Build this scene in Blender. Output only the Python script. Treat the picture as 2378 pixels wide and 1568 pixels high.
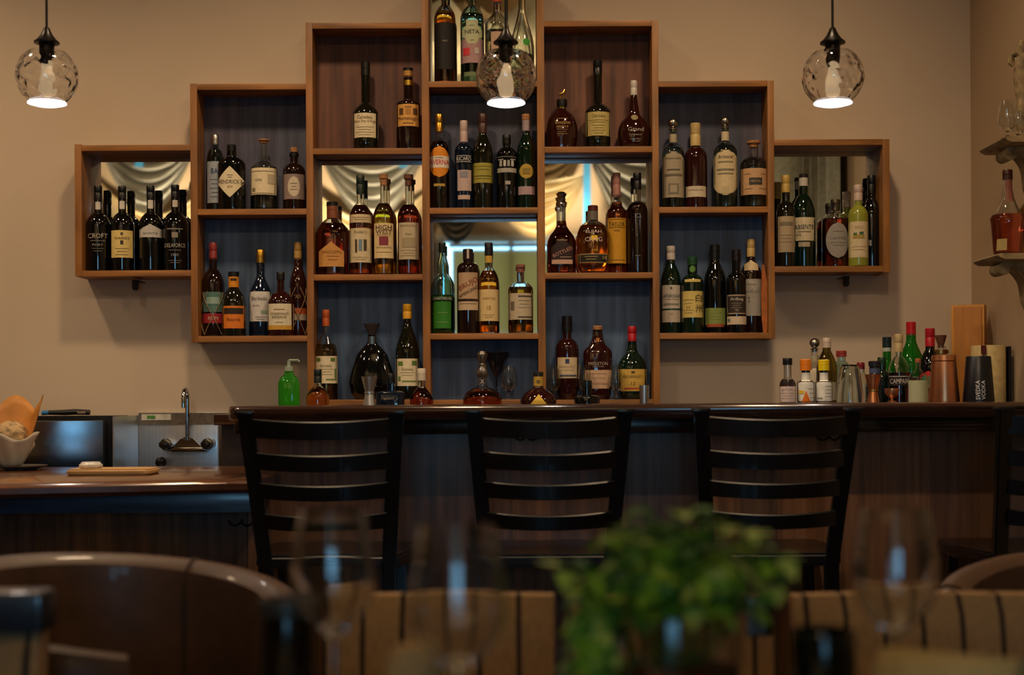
import bpy, bmesh, math, random
from mathutils import Vector, Matrix
random.seed(7)
for o in list(bpy.data.objects): bpy.data.objects.remove(o)
SC = bpy.context.scene
COL = SC.collection
PI = math.pi
# ------------------------------------------------------------------ camera
F = 3300.0; CX, HY = 1189.0, 928.0; CZ = 1.085; ROLL = 0.0055
cam = bpy.data.cameras.new('camera'); camo = bpy.data.objects.new('camera', cam); COL.objects.link(camo)
camo.location = (0, 0, CZ); camo.rotation_euler = (PI/2, ROLL, 0)
cam.sensor_width = 36; cam.lens = F/2378*36; cam.shift_y = (HY-784)/2378
cam.clip_start = 0.05
cam.dof.use_dof = True; cam.dof.focus_distance = 4.75; cam.dof.aperture_fstop = 2.4
SC.camera = camo
SC.cycles.sample_clamp_indirect = 4.0
SC.cycles.max_bounces = 28; SC.cycles.transmission_bounces = 28; SC.cycles.glossy_bounces = 8
# ------------------------------------------------------------------ light and exposure
SC.view_settings.view_transform = 'Standard'; SC.view_settings.look = 'None'
SC.view_settings.gamma = 1; SC.view_settings.exposure = 0.0; SC.view_settings.use_curve_mapping = False
w = bpy.data.worlds.new('world'); SC.world = w; w.use_nodes = True
w.node_tree.nodes['Background'].inputs[0].default_value = (0.01, 0.02, 0.03, 1)
w.node_tree.nodes['Background'].inputs[1].default_value = 1.0
WARM = (1.0, 0.71, 0.43)
def lamp(name, kind, loc, energy, color, rot=(0,0,0), **kw):
    l = bpy.data.lights.new(name, kind); l.energy = energy; l.color = color
    for k, v in kw.items(): setattr(l, k, v)
    o = bpy.data.objects.new(name, l); o.location = loc; o.rotation_euler = rot; COL.objects.link(o); return o
for i, (lx, ly, e) in enumerate([(-2.3, 4.0, 85), (-0.75, 3.9, 85), (0.75, 3.9, 85), (-3.6, 3.6, 50)]):
    lamp('ceiling_spot', 'SPOT', (lx, ly, 3.34), e, WARM, (math.radians(10), 0, 0), spot_size=math.radians(130), spot_blend=1.0, shadow_soft_size=0.09)
for (lx, ly, e) in [(-1.5, 1.5, 400), (0.6, 1.5, 400)]:  # added warm frontal fill, in place of light bounced off the ceiling
    lamp('room_fill', 'SPOT', (lx, ly, 3.30), e, WARM, (math.radians(25), 0, 0), spot_size=math.radians(140), spot_blend=1.0, shadow_soft_size=0.12)
lamp('table_fill', 'SPOT', (0.2, 1.3, 3.30), 330, WARM, (0, 0, 0), spot_size=math.radians(80), spot_blend=1.0, shadow_soft_size=0.08)  # fill lamp added to brighten the herbs and table
lamp('side_wall_fill', 'SPOT', (0.7, 2.4, 3.30), 260, WARM, (0, math.radians(30), 0), spot_size=math.radians(120), spot_blend=1.0, shadow_soft_size=0.08)  # added fill on the right wall, so its mirror reflection is brighter
# daylight entering by the window behind the camera
lamp('window_daylight', 'AREA', (0.0, -2.70, 1.70), 40, (0.28, 0.66, 1.0), (math.radians(90), 0, 0), shape='RECTANGLE', size=1.3, size_y=1.7)
# lamps that wash the draped cloth over the room
for (lx, ly, lz, e) in [(-2.95, -1.6, 2.2, 230), (-1.35, -1.55, 2.15, 290), (0.45, -1.6, 2.3, 230), (-0.1, 1.9, 2.25, 80)]:
    lamp('cloth_uplight', 'SPOT', (lx, ly, lz), e, (1.0, 0.79, 0.52), (math.radians(180+(25 if ly < 0 else 0)), 0, 0), spot_size=math.radians(110), spot_blend=0.9, shadow_soft_size=0.05)

# ------------------------------------------------------------------ helpers
def P(px, py, Y):
    ix = px-CX; iy = HY-py
    return Vector(((ix+iy*ROLL)*Y/F, Y, CZ+(iy-ix*ROLL)*Y/F))
def lin(c):
    if isinstance(c, str):
        c = [int(c[i:i+2], 16)/255 for i in (0, 2, 4)]
    return tuple((v/12.92 if v <= 0.04045 else ((v+0.055)/1.055)**2.4) for v in c)+(1,)
_m = {}
def M(name, col='808080', rough=0.5, metal=0.0, trans=0.0, ior=1.45, coat=0.0, emit=None, es=0, noise=0.12, scale=40, bump=0.0, stretch=(1,1,1), col2=None):
    if name in _m: return _m[name]
    m = bpy.data.materials.new(name); m.use_nodes = True; nt = m.node_tree; b = nt.nodes['Principled BSDF']
    c = lin(col)
    b.inputs['Base Color'].default_value = c
    b.inputs['Roughness'].default_value = rough; b.inputs['Metallic'].default_value = metal
    b.inputs['IOR'].default_value = ior; b.inputs['Transmission Weight'].default_value = trans
    b.inputs['Coat Weight'].default_value = coat; b.inputs['Coat Roughness'].default_value = 0.06
    if emit: b.inputs['Emission Color'].default_value = lin(emit); b.inputs['Emission Strength'].default_value = es
    if noise or bump:
        tc = nt.nodes.new('ShaderNodeTexCoord'); mp = nt.nodes.new('ShaderNodeMapping'); mp.inputs['Scale'].default_value = stretch
        nz = nt.nodes.new('ShaderNodeTexNoise'); nz.inputs['Scale'].default_value = scale; nz.inputs['Detail'].default_value = 4
        nt.links.new(tc.outputs['Object'], mp.inputs[0]); nt.links.new(mp.outputs[0], nz.inputs['Vector'])
        if noise and not trans:
            mx = nt.nodes.new('ShaderNodeMix'); mx.data_type = 'RGBA'
            d = lin(col2) if col2 else tuple(v*(1-noise*2.2) if v*(1-noise*2.2) > 0 else 0 for v in c[:3])+(1,)
            mx.inputs[6].default_value = c; mx.inputs[7].default_value = d
            rm = nt.nodes.new('ShaderNodeMapRange'); rm.inputs[1].default_value = 0.35; rm.inputs[2].default_value = 0.65
            nt.links.new(nz.outputs['Fac'], rm.inputs[0]); nt.links.new(rm.outputs[0], mx.inputs[0])
            nt.links.new(mx.outputs[2], b.inputs['Base Color'])
        if bump:
            bp = nt.nodes.new('ShaderNodeBump'); bp.inputs['Strength'].default_value = bump; bp.inputs['Distance'].default_value = 0.002
            nt.links.new(nz.outputs['Fac'], bp.inputs['Height']); nt.links.new(bp.outputs[0], b.inputs['Normal'])
    _m[name] = m; return m
def planks(name, cols, width, axis=0, rough=0.5, coat=0.0, grain=(60, 60, 3), gap=0.03):
    """boards of varied tone, running along the axis with the small grain scale"""
    if name in _m: return _m[name]
    m = bpy.data.materials.new(name); m.use_nodes = True; nt = m.node_tree; b = nt.nodes['Principled BSDF']; L = nt.links.new
    N = nt.nodes.new
    tc = N('ShaderNodeTexCoord'); sp = N('ShaderNodeSeparateXYZ'); L(tc.outputs['Object'], sp.inputs[0])
    dv = N('ShaderNodeMath'); dv.operation = 'DIVIDE'; dv.inputs[1].default_value = width; L(sp.outputs[axis], dv.inputs[0])
    fl = N('ShaderNodeMath'); fl.operation = 'FLOOR'; L(dv.outputs[0], fl.inputs[0])
    fr = N('ShaderNodeMath'); fr.operation = 'FRACT'; L(dv.outputs[0], fr.inputs[0])
    wn = N('ShaderNodeTexWhiteNoise'); wn.noise_dimensions = '1D'; L(fl.outputs[0], wn.inputs['W'])
    cr = N('ShaderNodeValToRGB'); cr.color_ramp.interpolation = 'LINEAR'
    e = cr.color_ramp.elements
    e[0].color = lin(cols[0]); e[1].color = lin(cols[-1])
    for i, c in enumerate(cols[1:-1]):
        q = e.new((i+1)/(len(cols)-1)); q.color = lin(c)
    L(wn.outputs['Value'], cr.inputs[0])
    mp = N('ShaderNodeMapping'); mp.inputs['Scale'].default_value = grain; L(tc.outputs['Object'], mp.inputs[0])
    nz = N('ShaderNodeTexNoise'); nz.inputs['Scale'].default_value = 1; nz.inputs['Detail'].default_value = 6; L(mp.outputs[0], nz.inputs['Vector'])
    mx = N('ShaderNodeMix'); mx.data_type = 'RGBA'; mx.blend_type = 'MULTIPLY'; mx.inputs[0].default_value = 0.8
    r2 = N('ShaderNodeValToRGB'); r2.color_ramp.elements[0].color = (.35, .35, .35, 1); r2.color_ramp.elements[1].color = (1.3, 1.3, 1.3, 1)
    r2.color_ramp.elements[0].position = .3; r2.color_ramp.elements[1].position = .7
    L(nz.outputs['Fac'], r2.inputs[0]); L(cr.outputs[0], mx.inputs[6]); L(r2.outputs[0], mx.inputs[7])
    gt = N('ShaderNodeMath'); gt.operation = 'GREATER_THAN'; gt.inputs[1].default_value = gap; L(fr.outputs[0], gt.inputs[0])
    g2 = N('ShaderNodeMix'); g2.data_type = 'RGBA'; g2.inputs[6].default_value = (.004, .003, .002, 1)
    L(gt.outputs[0], g2.inputs[0]); L(mx.outputs[2], g2.inputs[7]); L(g2.outputs[2], b.inputs['Base Color'])
    b.inputs['Roughness'].default_value = rough; b.inputs['Coat Weight'].default_value = coat; b.inputs['Coat Roughness'].default_value = .1
    _m[name] = m; return m

def mesh_obj(name, bm, mat, parent=None, smooth=True, loc=None):
    me = bpy.data.meshes.new(name); bmesh.ops.recalc_face_normals(bm, faces=bm.faces) if len(bm.faces) else None
    bm.to_mesh(me); bm.free()
    if mat: me.materials.append(mat)
    if smooth and len(me.polygons):
        me.polygons.foreach_set('use_smooth', [True]*len(me.polygons))
        try: me.set_sharp_from_angle(angle=math.radians(38))
        except Exception: pass
    o = bpy.data.objects.new(name, me); COL.objects.link(o)
    if parent is not None: o.parent = parent
    if loc is not None: o.location = loc
    return o
def empty(name, loc, rz=0):
    o = bpy.data.objects.new(name, None); o.location = loc; o.rotation_euler = (0, 0, rz); o.empty_display_size = .05
    COL.objects.link(o); return o
def tag(o, label=None, cat=None, group=None, kind=None):
    if label: o['label'] = label
    if cat: o['category'] = cat
    if group: o['group'] = group
    if kind: o['kind'] = kind
    return o
def copy_tree(o, parent=None):
    c = o.copy(); COL.objects.link(c)
    if parent is not None: c.parent = parent
    for ch in list(o.children): copy_tree(ch, c)
    return c
def box(bm, x0, x1, y0, y1, z0, z1, bev=0.0):
    r = bmesh.ops.create_cube(bm, size=1.0); vs = r['verts']
    for v in vs:
        v.co = Vector(((x0+x1)/2+v.co.x*(x1-x0), (y0+y1)/2+v.co.y*(y1-y0), (z0+z1)/2+v.co.z*(z1-z0)))
    if bev > 0:
        es = list({e for v in vs for e in v.link_edges})
        bmesh.ops.bevel(bm, geom=es, offset=bev, segments=2, affect='EDGES', profile=.6)
def boxo(name, b, mat, parent=None, bev=0.0):
    bm = bmesh.new(); box(bm, *b, bev=bev); return mesh_obj(name, bm, mat, parent)
def lathe(bm, prof, n=32, flat=1.0, ex=2.0, cx=0, cy=0, cz=0, maxry=None, closed=False, wob=None, wobi=None):
    rings = []
    for ip, (r, z) in enumerate(prof):
        if r < 1e-6:
            rings.append([bm.verts.new((cx, cy, cz+z))]); continue
        ring = []
        ry = r*flat
        if maxry: ry = min(ry, maxry)
        for i in range(n):
            a = 2*PI*(i+.5)/n; c, s = math.cos(a), math.sin(a)
            if ex != 2.0:
                k = (abs(c)**ex+abs(s)**ex)**(-1/ex); c *= k; s *= k
            q = 1.0
            if wob: q = wob(a, z)
            if wobi: q = wobi(a, z, ip)
            ring.append(bm.verts.new((cx+r*c*q, cy+ry*s*q, cz+z)))
        rings.append(ring)
    prs = list(zip(rings, rings[1:]))
    if closed: prs.append((rings[-1], rings[0]))
    for a, b in prs:
        if len(a) == 1 and len(b) == 1: continue
        for i in range(n):
            j = (i+1) % n
            if len(a) == 1: f = (a[0], b[i], b[j])
            elif len(b) == 1: f = (a[i], b[0], a[j])
            else: f = (a[i], b[i], b[j], a[j])
            try: bm.faces.new(f)
            except ValueError: pass
def latheo(name, prof, mat, parent=None, loc=None, **k):
    bm = bmesh.new(); lathe(bm, prof, **k); return mesh_obj(name, bm, mat, parent, loc=loc)
def tube(bm, pts, r, n=8, cap=True):
    pts = [Vector(p) for p in pts]; rings = []; up = Vector((0, 0, 1)); prev = None
    for i, p in enumerate(pts):
        d = (pts[min(i+1, len(pts)-1)]-pts[max(i-1, 0)]).normalized()
        if prev is None:
            a = d.cross(up)
            if a.length < 1e-3: a = d.cross(Vector((1, 0, 0)))
            a.normalize()
        else:
            a = (prev-d*prev.dot(d)).normalized()
        prev = a; b = d.cross(a); rr = r[i] if isinstance(r, (list, tuple)) else r
        rings.append([bm.verts.new(p+a*rr*math.cos(2*PI*k/n)+b*rr*math.sin(2*PI*k/n)) for k in range(n)])
    for A, B in zip(rings, rings[1:]):
        for k in range(n):
            bm.faces.new((A[k], A[(k+1) % n], B[(k+1) % n], B[k]))
    if cap:
        bm.faces.new(rings[0]); bm.faces.new(list(reversed(rings[-1])))
def prism(bm, pts, d, y0=0.0, plane='xz'):
    """outline in x,z extruded from y0 to y0+d"""
    def mk(p, y): return (p[0], y, p[1]) if plane == 'xz' else ((p[0], p[1], y) if plane == 'xy' else (y, p[0], p[1]))
    a = [bm.verts.new(mk(p, y0)) for p in pts]; b = [bm.verts.new(mk(p, y0+d)) for p in pts]
    bm.faces.new(a); bm.faces.new(list(reversed(b)))
    for i in range(len(pts)):
        j = (i+1) % len(pts); bm.faces.new((a[i], b[i], b[j], a[j]))
_t = {}
def text_mesh(s, bold=False):
    if s in _t: return _t[s]
    c = bpy.data.curves.new('t', 'FONT'); c.body = s; c.resolution_u = 2; c.size = 1
    if bold: c.offset = .012
    o = bpy.data.objects.new('t', c); COL.objects.link(o)
    bpy.context.view_layer.update()
    me = bpy.data.meshes.new_from_object(o.evaluated_get(bpy.context.evaluated_depsgraph_get()))
    vs = [tuple(v.co[:2]) for v in me.vertices]; fs = [tuple(p.vertices) for p in me.polygons]
    bpy.data.objects.remove(o); bpy.data.curves.remove(c); bpy.data.meshes.remove(me)
    x0 = min(v[0] for v in vs); x1 = max(v[0] for v in vs); y0 = min(v[1] for v in vs); y1 = max(v[1] for v in vs)
    vs = [((v[0]-x0)/(x1-x0)-.5, (v[1]-y0)/(y1-y0)-.5) for v in vs]
    _t[s] = (vs, fs); return _t[s]

# ------------------------------------------------------------------ materials
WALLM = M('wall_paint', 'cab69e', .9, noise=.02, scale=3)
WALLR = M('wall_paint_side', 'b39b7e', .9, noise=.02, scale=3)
CEIL = M('ceiling_paint', '8d8070', .9, noise=.03, scale=3)
FLOORM = planks('floor_boards', ['3a2619', '2c1c12', '4a3020'], .12, 1, .35, .2, (3, 60, 60))
WALNUT = planks('walnut_planks', ['96602c', '9f6a2e', '8a5628'], 5.0, 0, .5, .03, (25, 25, 4), 0)
WALNUTH = planks('walnut_planks_flat', ['9a642e', '9f6a30', '90592a'], 5.0, 0, .5, .03, (4, 25, 40), 0)
BLUEP = planks('blue_stained_board', ['4b6080', '445976', '516888'], .14, 0, .6, 0, (40, 10, 3), 0)
DARKBLUE = planks('slate_stained_board', ['4a4c60', '434557', '544c5a'], .14, 0, .6, 0, (40, 10, 3), 0)
BROWNP = planks('brown_stained_board', ['744632', '653c2a', '7e5038'], .11, 0, .6, 0, (40, 10, 3), 0)
MIRROR = M('mirror_silver', 'e6ebea', .02, 1.0, noise=0)
BARTOP = planks('bar_top_wood', ['3a2218', '2c1a14', '472a1c'], .3, 1, .18, .7, (3, 30, 30), 0)
LOWTOP = planks('counter_top_wood', ['6e4326', '5e3820', '7c4d2c'], .16, 1, .22, .6, (3, 30, 30), 0)
BARFRONT = planks('bar_front_boards', ['604a42', '8c6040', '705040', 'a67248', '665450', '90683f'], .112, 0, .38, .1, (40, 20, 2.2), 0)
NAVY = planks('navy_apron', ['33506f', '3a5c80', '2c4562'], .6, 0, .3, .35, (3, 20, 50), 0)
STOOLM = M('stool_black_lacquer', '0b0a0b', .32, coat=.35, noise=.05)
STEEL = M('brushed_steel', 'd4d6d8', .34, 1.0, noise=.06, scale=8, stretch=(30, 1, 1))
CHROME = M('chrome', 'c9cbcd', .09, 1.0, noise=0)
BLACKP = M('black_plastic', '0d0d0f', .4)
BLACKM = M('bronze_black_metal', '17120e', .35, .6)
COPPER = M('copper_metal', 'eda476', .34, 1.0, noise=.05)
BRASS = M('brass_metal', 'c9a15a', .3, 1.0, noise=.05)
SILVER = M('pewter_metal', 'b8b2a6', .3, 1.0, noise=.2, scale=300)
CLEAR = M('clear_glass', 'f4f6f4', .03, trans=1, ior=1.45, noise=0)
CLEARB = M('bluish_glass', 'd6ecec', .03, trans=1, ior=1.45, noise=0)
WINEG = M('wine_glass_clear', 'fafafa', .0, trans=1, ior=1.45, noise=0)
AMBER = M('amber_liquid', 'f6a850', .03, trans=1, ior=1.36, noise=0)
GOLDL = M('golden_liquid', 'f2c050', .03, trans=1, ior=1.36, noise=0)
REDA = M('red_amber_liquid', 'ea8650', .03, trans=1, ior=1.36, noise=0)
DEEPR = M('deep_red_liquid', 'd46440', .03, trans=1, ior=1.36, noise=0)
GREENL = M('bright_green_liquid', '5fd840', .03, trans=1, ior=1.36, noise=0)
PALEL = M('pale_liquid', 'e6ecdc', .03, trans=1, ior=1.36, noise=0)
BLK = M('black_bottle_glass', '0a0a09', .06, coat=.5, noise=0)
OLV = M('olive_bottle_glass', '14140a', .06, coat=.5, noise=0)
GRNB = M('dark_green_bottle_glass', '0b1d12', .06, coat=.5, noise=0)
GRNV = M('green_tinted_glass', '5a7a2c', .04, trans=.75, noise=0)
BRN = M('brown_bottle_glass', '1c0d09', .06, coat=.5, noise=0)
MAR = M('maroon_bottle_glass', '2b0e0b', .06, coat=.5, noise=0)
GRNO = M('green_bottle_body', '1c7a1e', .08, trans=.5, noise=0)
BLUB = M('midnight_bottle_glass', '0b1626', .06, coat=.6, noise=0)
PIST = M('pistachio_liqueur', '8f9434', .2, coat=.4, noise=.05)
def paper(h): return M('paper_'+h, h, .65, noise=.05, scale=90)
def foil(h, metal=0.0): return M('foil_'+h+('m' if metal else ''), h, .35, metal, noise=.06, scale=60)
CREAM, YEL, WHT = 'e6d6b0', 'e0c478', 'e2dcd2'
CORK = M('cork', 'c48a58', .8, noise=.3, scale=200)

# ------------------------------------------------------------------ room
X0, X1, YB, YW, ZC = -4.6, 1.684, -2.45, 5.2, 3.42
def struct(name, b, mat, bev=0):
    return tag(boxo(name, b, mat, None, bev), kind='structure')
struct('floor', (X0-.1, X1+.1, YB-.1, YW+.1, -.1, 0), FLOORM)
struct('ceiling', (X0-.1, X1+.1, YB-.1, YW+.1, ZC, ZC+.1), CEIL)
struct('wall_back', (X0-.1, X1+.1, YW, YW+.1, 0, ZC), WALLM)
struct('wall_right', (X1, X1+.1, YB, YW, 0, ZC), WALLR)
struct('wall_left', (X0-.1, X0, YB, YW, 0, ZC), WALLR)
# wall behind the camera with the window opening
WX0, WX1, WZ0, WZ1 = -.62, .62, .95, 2.52
bm = bmesh.new()
box(bm, X0, WX0, YB-.1, YB, 0, ZC); box(bm, WX1, X1, YB-.1, YB, 0, ZC)
box(bm, WX0, WX1, YB-.1, YB, 0, WZ0); box(bm, WX0, WX1, YB-.1, YB, WZ1, ZC)
tag(mesh_obj('wall_front', bm, WALLR), kind='structure')
bm = bmesh.new()
for b in [(WX0-.05, WX0+.02, WZ0-.05, WZ1+.05), (WX1-.02, WX1+.05, WZ0-.05, WZ1+.05), (WX0+.02, WX1-.02, WZ0-.05, WZ0+.02), (WX0+.02, WX1-.02, WZ1-.02, WZ1+.05), (-.02, .02, WZ0+.02, WZ1-.02)]:
    box(bm, b[0], b[1], YB-.08, YB+.02, b[2], b[3])
wf = mesh_obj('window_1', bm, M('window_paint', 'ded8c8', .5)); tag(wf, kind='structure')
m = bpy.data.materials.new('shade_cloth'); m.use_nodes = True; nt = m.node_tree
tl = nt.nodes.new('ShaderNodeBsdfTranslucent'); df = nt.nodes.new('ShaderNodeBsdfDiffuse'); mxs = nt.nodes.new('ShaderNodeMixShader'); nzz = nt.nodes.new('ShaderNodeTexNoise'); nzz.inputs['Scale'].default_value = 60
rmp = nt.nodes.new('ShaderNodeMapRange'); rmp.inputs[3].default_value = .45; rmp.inputs[4].default_value = .6; nt.links.new(nzz.outputs['Fac'], rmp.inputs[0]); nt.links.new(rmp.outputs[0], mxs.inputs[0])
tl.inputs[0].default_value = lin('dcb884'); df.inputs[0].default_value = lin('dcb884'); nt.links.new(df.outputs[0], mxs.inputs[1]); nt.links.new(tl.outputs[0], mxs.inputs[2]); nt.links.new(mxs.outputs[0], nt.nodes['Material Output'].inputs[0]); _m['shade_cloth'] = m
t = tag(empty('roller_shade', (0, YB+.05, WZ1)), 'cream roller shade half drawn over the window', 'shade')
boxo('shade_cloth', (-.53, .66, -.002, .002, -.86, -.09), M('shade_cloth', 'cfc7a8', .8, noise=.04, scale=8), t)
bm = bmesh.new(); tube(bm, [(-.56, 0, -.05), (.68, 0, -.05)], .02); mesh_obj('roller', bm, M('window_paint'), t)

# draped cloth seen in the mirrors
CLOTH = M('drape_cloth', 'd2c09a', .85, noise=.1, scale=6)
CLOTHG = M('drape_cloth_grey', '9a968c', .85, noise=.1, scale=6)
RIB = M('blue_ribbon', '2f7fae', .6)
TB = 2*5.172+2.25
def MX(px): return (px-CX)/F*TB
def MZ(py): return CZ+(HY-py)/F*TB
def swag(xa, xb, ztop, dtop, dbot, y, mat, label, folds=6):
    bm = bmesh.new(); ns, ntt = 28, 40; g = []
    for j in range(ntt+1):
        t = j/ntt; row = []
        for i in range(ns+1):
            s = i/ns; k = 1-(2*s-1)**2
            d = (dtop+(dbot-dtop)*t)*k + .05*(t)*(1-k)
            yy = y + .05*math.sin(t*folds*2*PI+s*1.5)*(.3+.7*k)+.05*t
            row.append(bm.verts.new((xa+(xb-xa)*s, yy, ztop-d-.02*math.sin(t*folds*2*PI+1)*k)))
        g.append(row)
    for j in range(ntt):
        for i in range(ns): bm.faces.new((g[j][i], g[j][i+1], g[j+1][i+1], g[j+1][i]))
    o = mesh_obj('drapery_swag', bm, mat)
    return tag(o, label, 'curtain', 'cloth swags over the window wall')
zt = 3.36
swag(MX(60), MX(250), zt, .05, .75, -2.15, CLOTH, 'pale cloth swag nearest the left wall on the window wall')
swag(MX(250), MX(470), zt, .02, .62, -2.1, CLOTHG, 'grey cloth swag reflected in the far left mirror')
swag(MX(230), MX(500), zt-.3, .3, .75, -2.28, CLOTH, 'lit lower cloth swag reflected in the far left mirror')
swag(MX(500), MX(745), zt, .05, .75, -2.15, CLOTH, 'pale cloth swag left of the ribbon knot on the window wall')
swag(MX(745), MX(1000), zt, .02, .70, -2.1, CLOTHG, 'grey cloth swag reflected above the amber bottles')
swag(MX(720), MX(1010), zt-.35, .30, .95, -2.28, CLOTH, 'lit lower cloth swag reflected behind the amber bottles')
swag(MX(1000), MX(1130), zt-.45, .05, .45, -2.1, CLOTHG, 'small grey swag over the left half of the window')
swag(MX(1130), MX(1360), zt-.3, .05, .55, -2.12, CLOTH, 'cream swag over the right half of the window')
swag(MX(1360), MX(1640), zt, .02, .95, -2.1, CLOTHG, 'wide grey cloth swag right of the window')
swag(MX(1150), MX(1362), zt, .05, .6, -2.28, CLOTH, 'upper lit swag right above the window')
for (px, za, zb) in [(345, 3.3, 3.12), (748, 3.3, 2.6), (945, 3.3, 3.1), (1362, 3.3, 2.5)]:
    bm = bmesh.new(); xx = MX(px); prism(bm, [(xx-.03, za), (xx+.03, za), (xx+.035, zb), (xx-.035, zb)], .012, -1.98)
    tag(mesh_obj('ribbon', bm, RIB), 'blue ribbon hanging where swags meet at %s' % {345: 'the far left mirror', 748: 'the left of the amber bottle mirror', 945: 'the right of the amber bottle mirror', 1362: 'the right-hand mirror'}[px], 'ribbon', 'blue ribbons on the drapery')
bm = bmesh.new(); g = []
for j in range(91):
    row = []
    for i in range(41):
        x = -2.2+3.4*i/40; y = -1.2+4.0*j/90; ph = (x*1.4+y)*9
        row.append(bm.verts.new((x, y, 3.25+.07*math.sin(ph)+.03*math.sin(ph*1.9+x*3)-.10*math.sin(PI*i/40))))
    g.append(row)
for j in range(90):
    for i in range(40): bm.faces.new((g[j][i], g[j][i+1], g[j+1][i+1], g[j+1][i]))
tag(mesh_obj('ceiling_canopy', bm, CLOTH), 'pleated cream cloth canopy hung under the ceiling', 'canopy')
# curtain on the right wall seen in the outer right mirror
bm = bmesh.new()
pts = []
for i in range(61):
    y = 1.6+1.67*i/60; pts.append((1.62-.035*math.sin(i*.9), y))
ga = [[bm.verts.new((x, y, z)) for (x, y) in pts] for z in (.95, 1.9, 3.2)]
for a, b in zip(ga, ga[1:]):
    for i in range(60): bm.faces.new((a[i], a[i+1], b[i+1], b[i]))
tag(mesh_obj('curtain', bm, M('curtain_cloth', 'b9bba9', .85)), 'pale grey green curtain along the right wall', 'curtain')

# ------------------------------------------------------------------ back counter, bar, lower counter
t = tag(empty('back_counter', (0, 4.95, 0)), 'dark back bar counter under the stepped shelves', 'counter')
XC0 = P(510, 960, 4.72).x
boxo('worktop', (XC0-.02, X1-.002, -.23, .248, 1.005, 1.04), BARTOP, t, .004)
boxo('cabinet', (XC0, X1-.002, -.2, .248, 0, 1.005), M('dark_cabinet', '2a1c16', .5), t)

t = tag(empty('bar_counter', (0, 4.2, 0)), 'long dark walnut bar with vertical board front', 'bar')
XB0 = P(525, 945, 3.93).x
bm = bmesh.new()
pr = [(3.93+.004, 1.034), (3.93, 1.042), (3.93, 1.060), (3.936, 1.067), (3.95, 1.070), (4.64, 1.070), (4.64, 1.030), (3.95, 1.030)]
n = 14; rings = []
for (xx, ins) in [(XB0, .035), (XB0+.01, .015), (XB0+.035, 0), (X1-.002, 0)]:
    rings.append([bm.verts.new((xx, y-4.2+(ins if y < 4.2 else -ins), z)) for (y, z) in pr])
for a, b in zip(rings, rings[1:]):
    for i in range(len(pr)): bm.faces.new((a[i], a[(i+1) % len(pr)], b[(i+1) % len(pr)], b[i]))
bm.faces.new(rings[0]); bm.faces.new(list(reversed(rings[-1])))
mesh_obj('bar_top', bm, BARTOP, t)
XP0 = P(575, 1100, 4.2).x
boxo('apron', (XP0-.03, X1-.002, -.04, 0, .985, 1.03), BARTOP, t, .004)
boxo('front_panel', (XP0, X1-.002, 0, .03, 0, .985), BARFRONT, t)
boxo('body', (XP0, X1-.002, .03, .3, 0, 1.03), M('dark_cabinet'), t)

t = tag(empty('lower_counter', (-1.3, 4.2, 0)), 'lower walnut counter left of the bar with rounded front edge', 'counter')
bm = bmesh.new(); XL = -2.6; cols = []
XR = XP0-.002; XE = P(604, 1120, 3.9).x
for i in range(29):
    s = min(i/24, 1); x = XL+(XR-XL)*s if i < 25 else (XR if i == 25 else XR+(XE-XR)*(i-25)/3); yk = 4.705 if i < 25 else 4.193; yf = 3.66+.24*max(0, (s-.35)/.65)**1.6
    cols.append([(x, yf+.012, .832), (x, yf, .842), (x, yf, .858), (x, yf+.008, .867), (x, yf+.02, .870), (x, yk, .870), (x, yk, .830), (x, yf+.03, .830)])
vr = [[bm.verts.new((p[0]+1.3, p[1]-4.2, p[2])) for p in c] for c in cols]
for a, b in zip(vr, vr[1:]):
    for i in range(8): bm.faces.new((a[i], a[(i+1) % 8], b[(i+1) % 8], b[i]))
bm.faces.new(vr[0]); bm.faces.new(list(reversed(vr[-1])))
mesh_obj('counter_top', bm, LOWTOP, t)
boxo('apron', (XL+1.3, XE+1.28, -.25, -.22, .775, .829), NAVY, t, .002)
boxo('front_panel', (XL+1.3, XR+1.3, 0, .03, 0, .829), BARFRONT, t)
boxo('support', (XL+1.3, XR+1.3, -.22, 0, .80, .829), M('dark_cabinet'), t)
boxo('rear_leg_panel', (XL+1.3, XR+1.3, .5, .52, 0, .829), M('dark_cabinet'), t)

def hook(px, py, Y, label, zoff=0):
    c = P(px, py, Y-.01)
    bm = bmesh.new(); pts = []
    for i in range(25):
        s = -1+2*i/24
        pts.append((s*.036, -.012-.008*(1-abs(s)), -.010*math.sin(abs(s)*PI)+.006*(abs(s) > .92)))
    tube(bm, pts, .0025, 6)
    tube(bm, [(0, .0095, .006), (0, -.02, 0)], .003, 6)
    o = mesh_obj('bag_hook', bm, BLACKM); o.location = c
    tag(o, label, 'hook', 'bag hooks on the bar front')
hook(1222, 1014, 4.2, 'small dark double bag hook behind the middle stool')
hook(1922, 1014, 4.2, 'small dark double bag hook behind the third stool')
hook(562, 1212, 4.2, 'small dark double bag hook under the lower counter')

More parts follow.
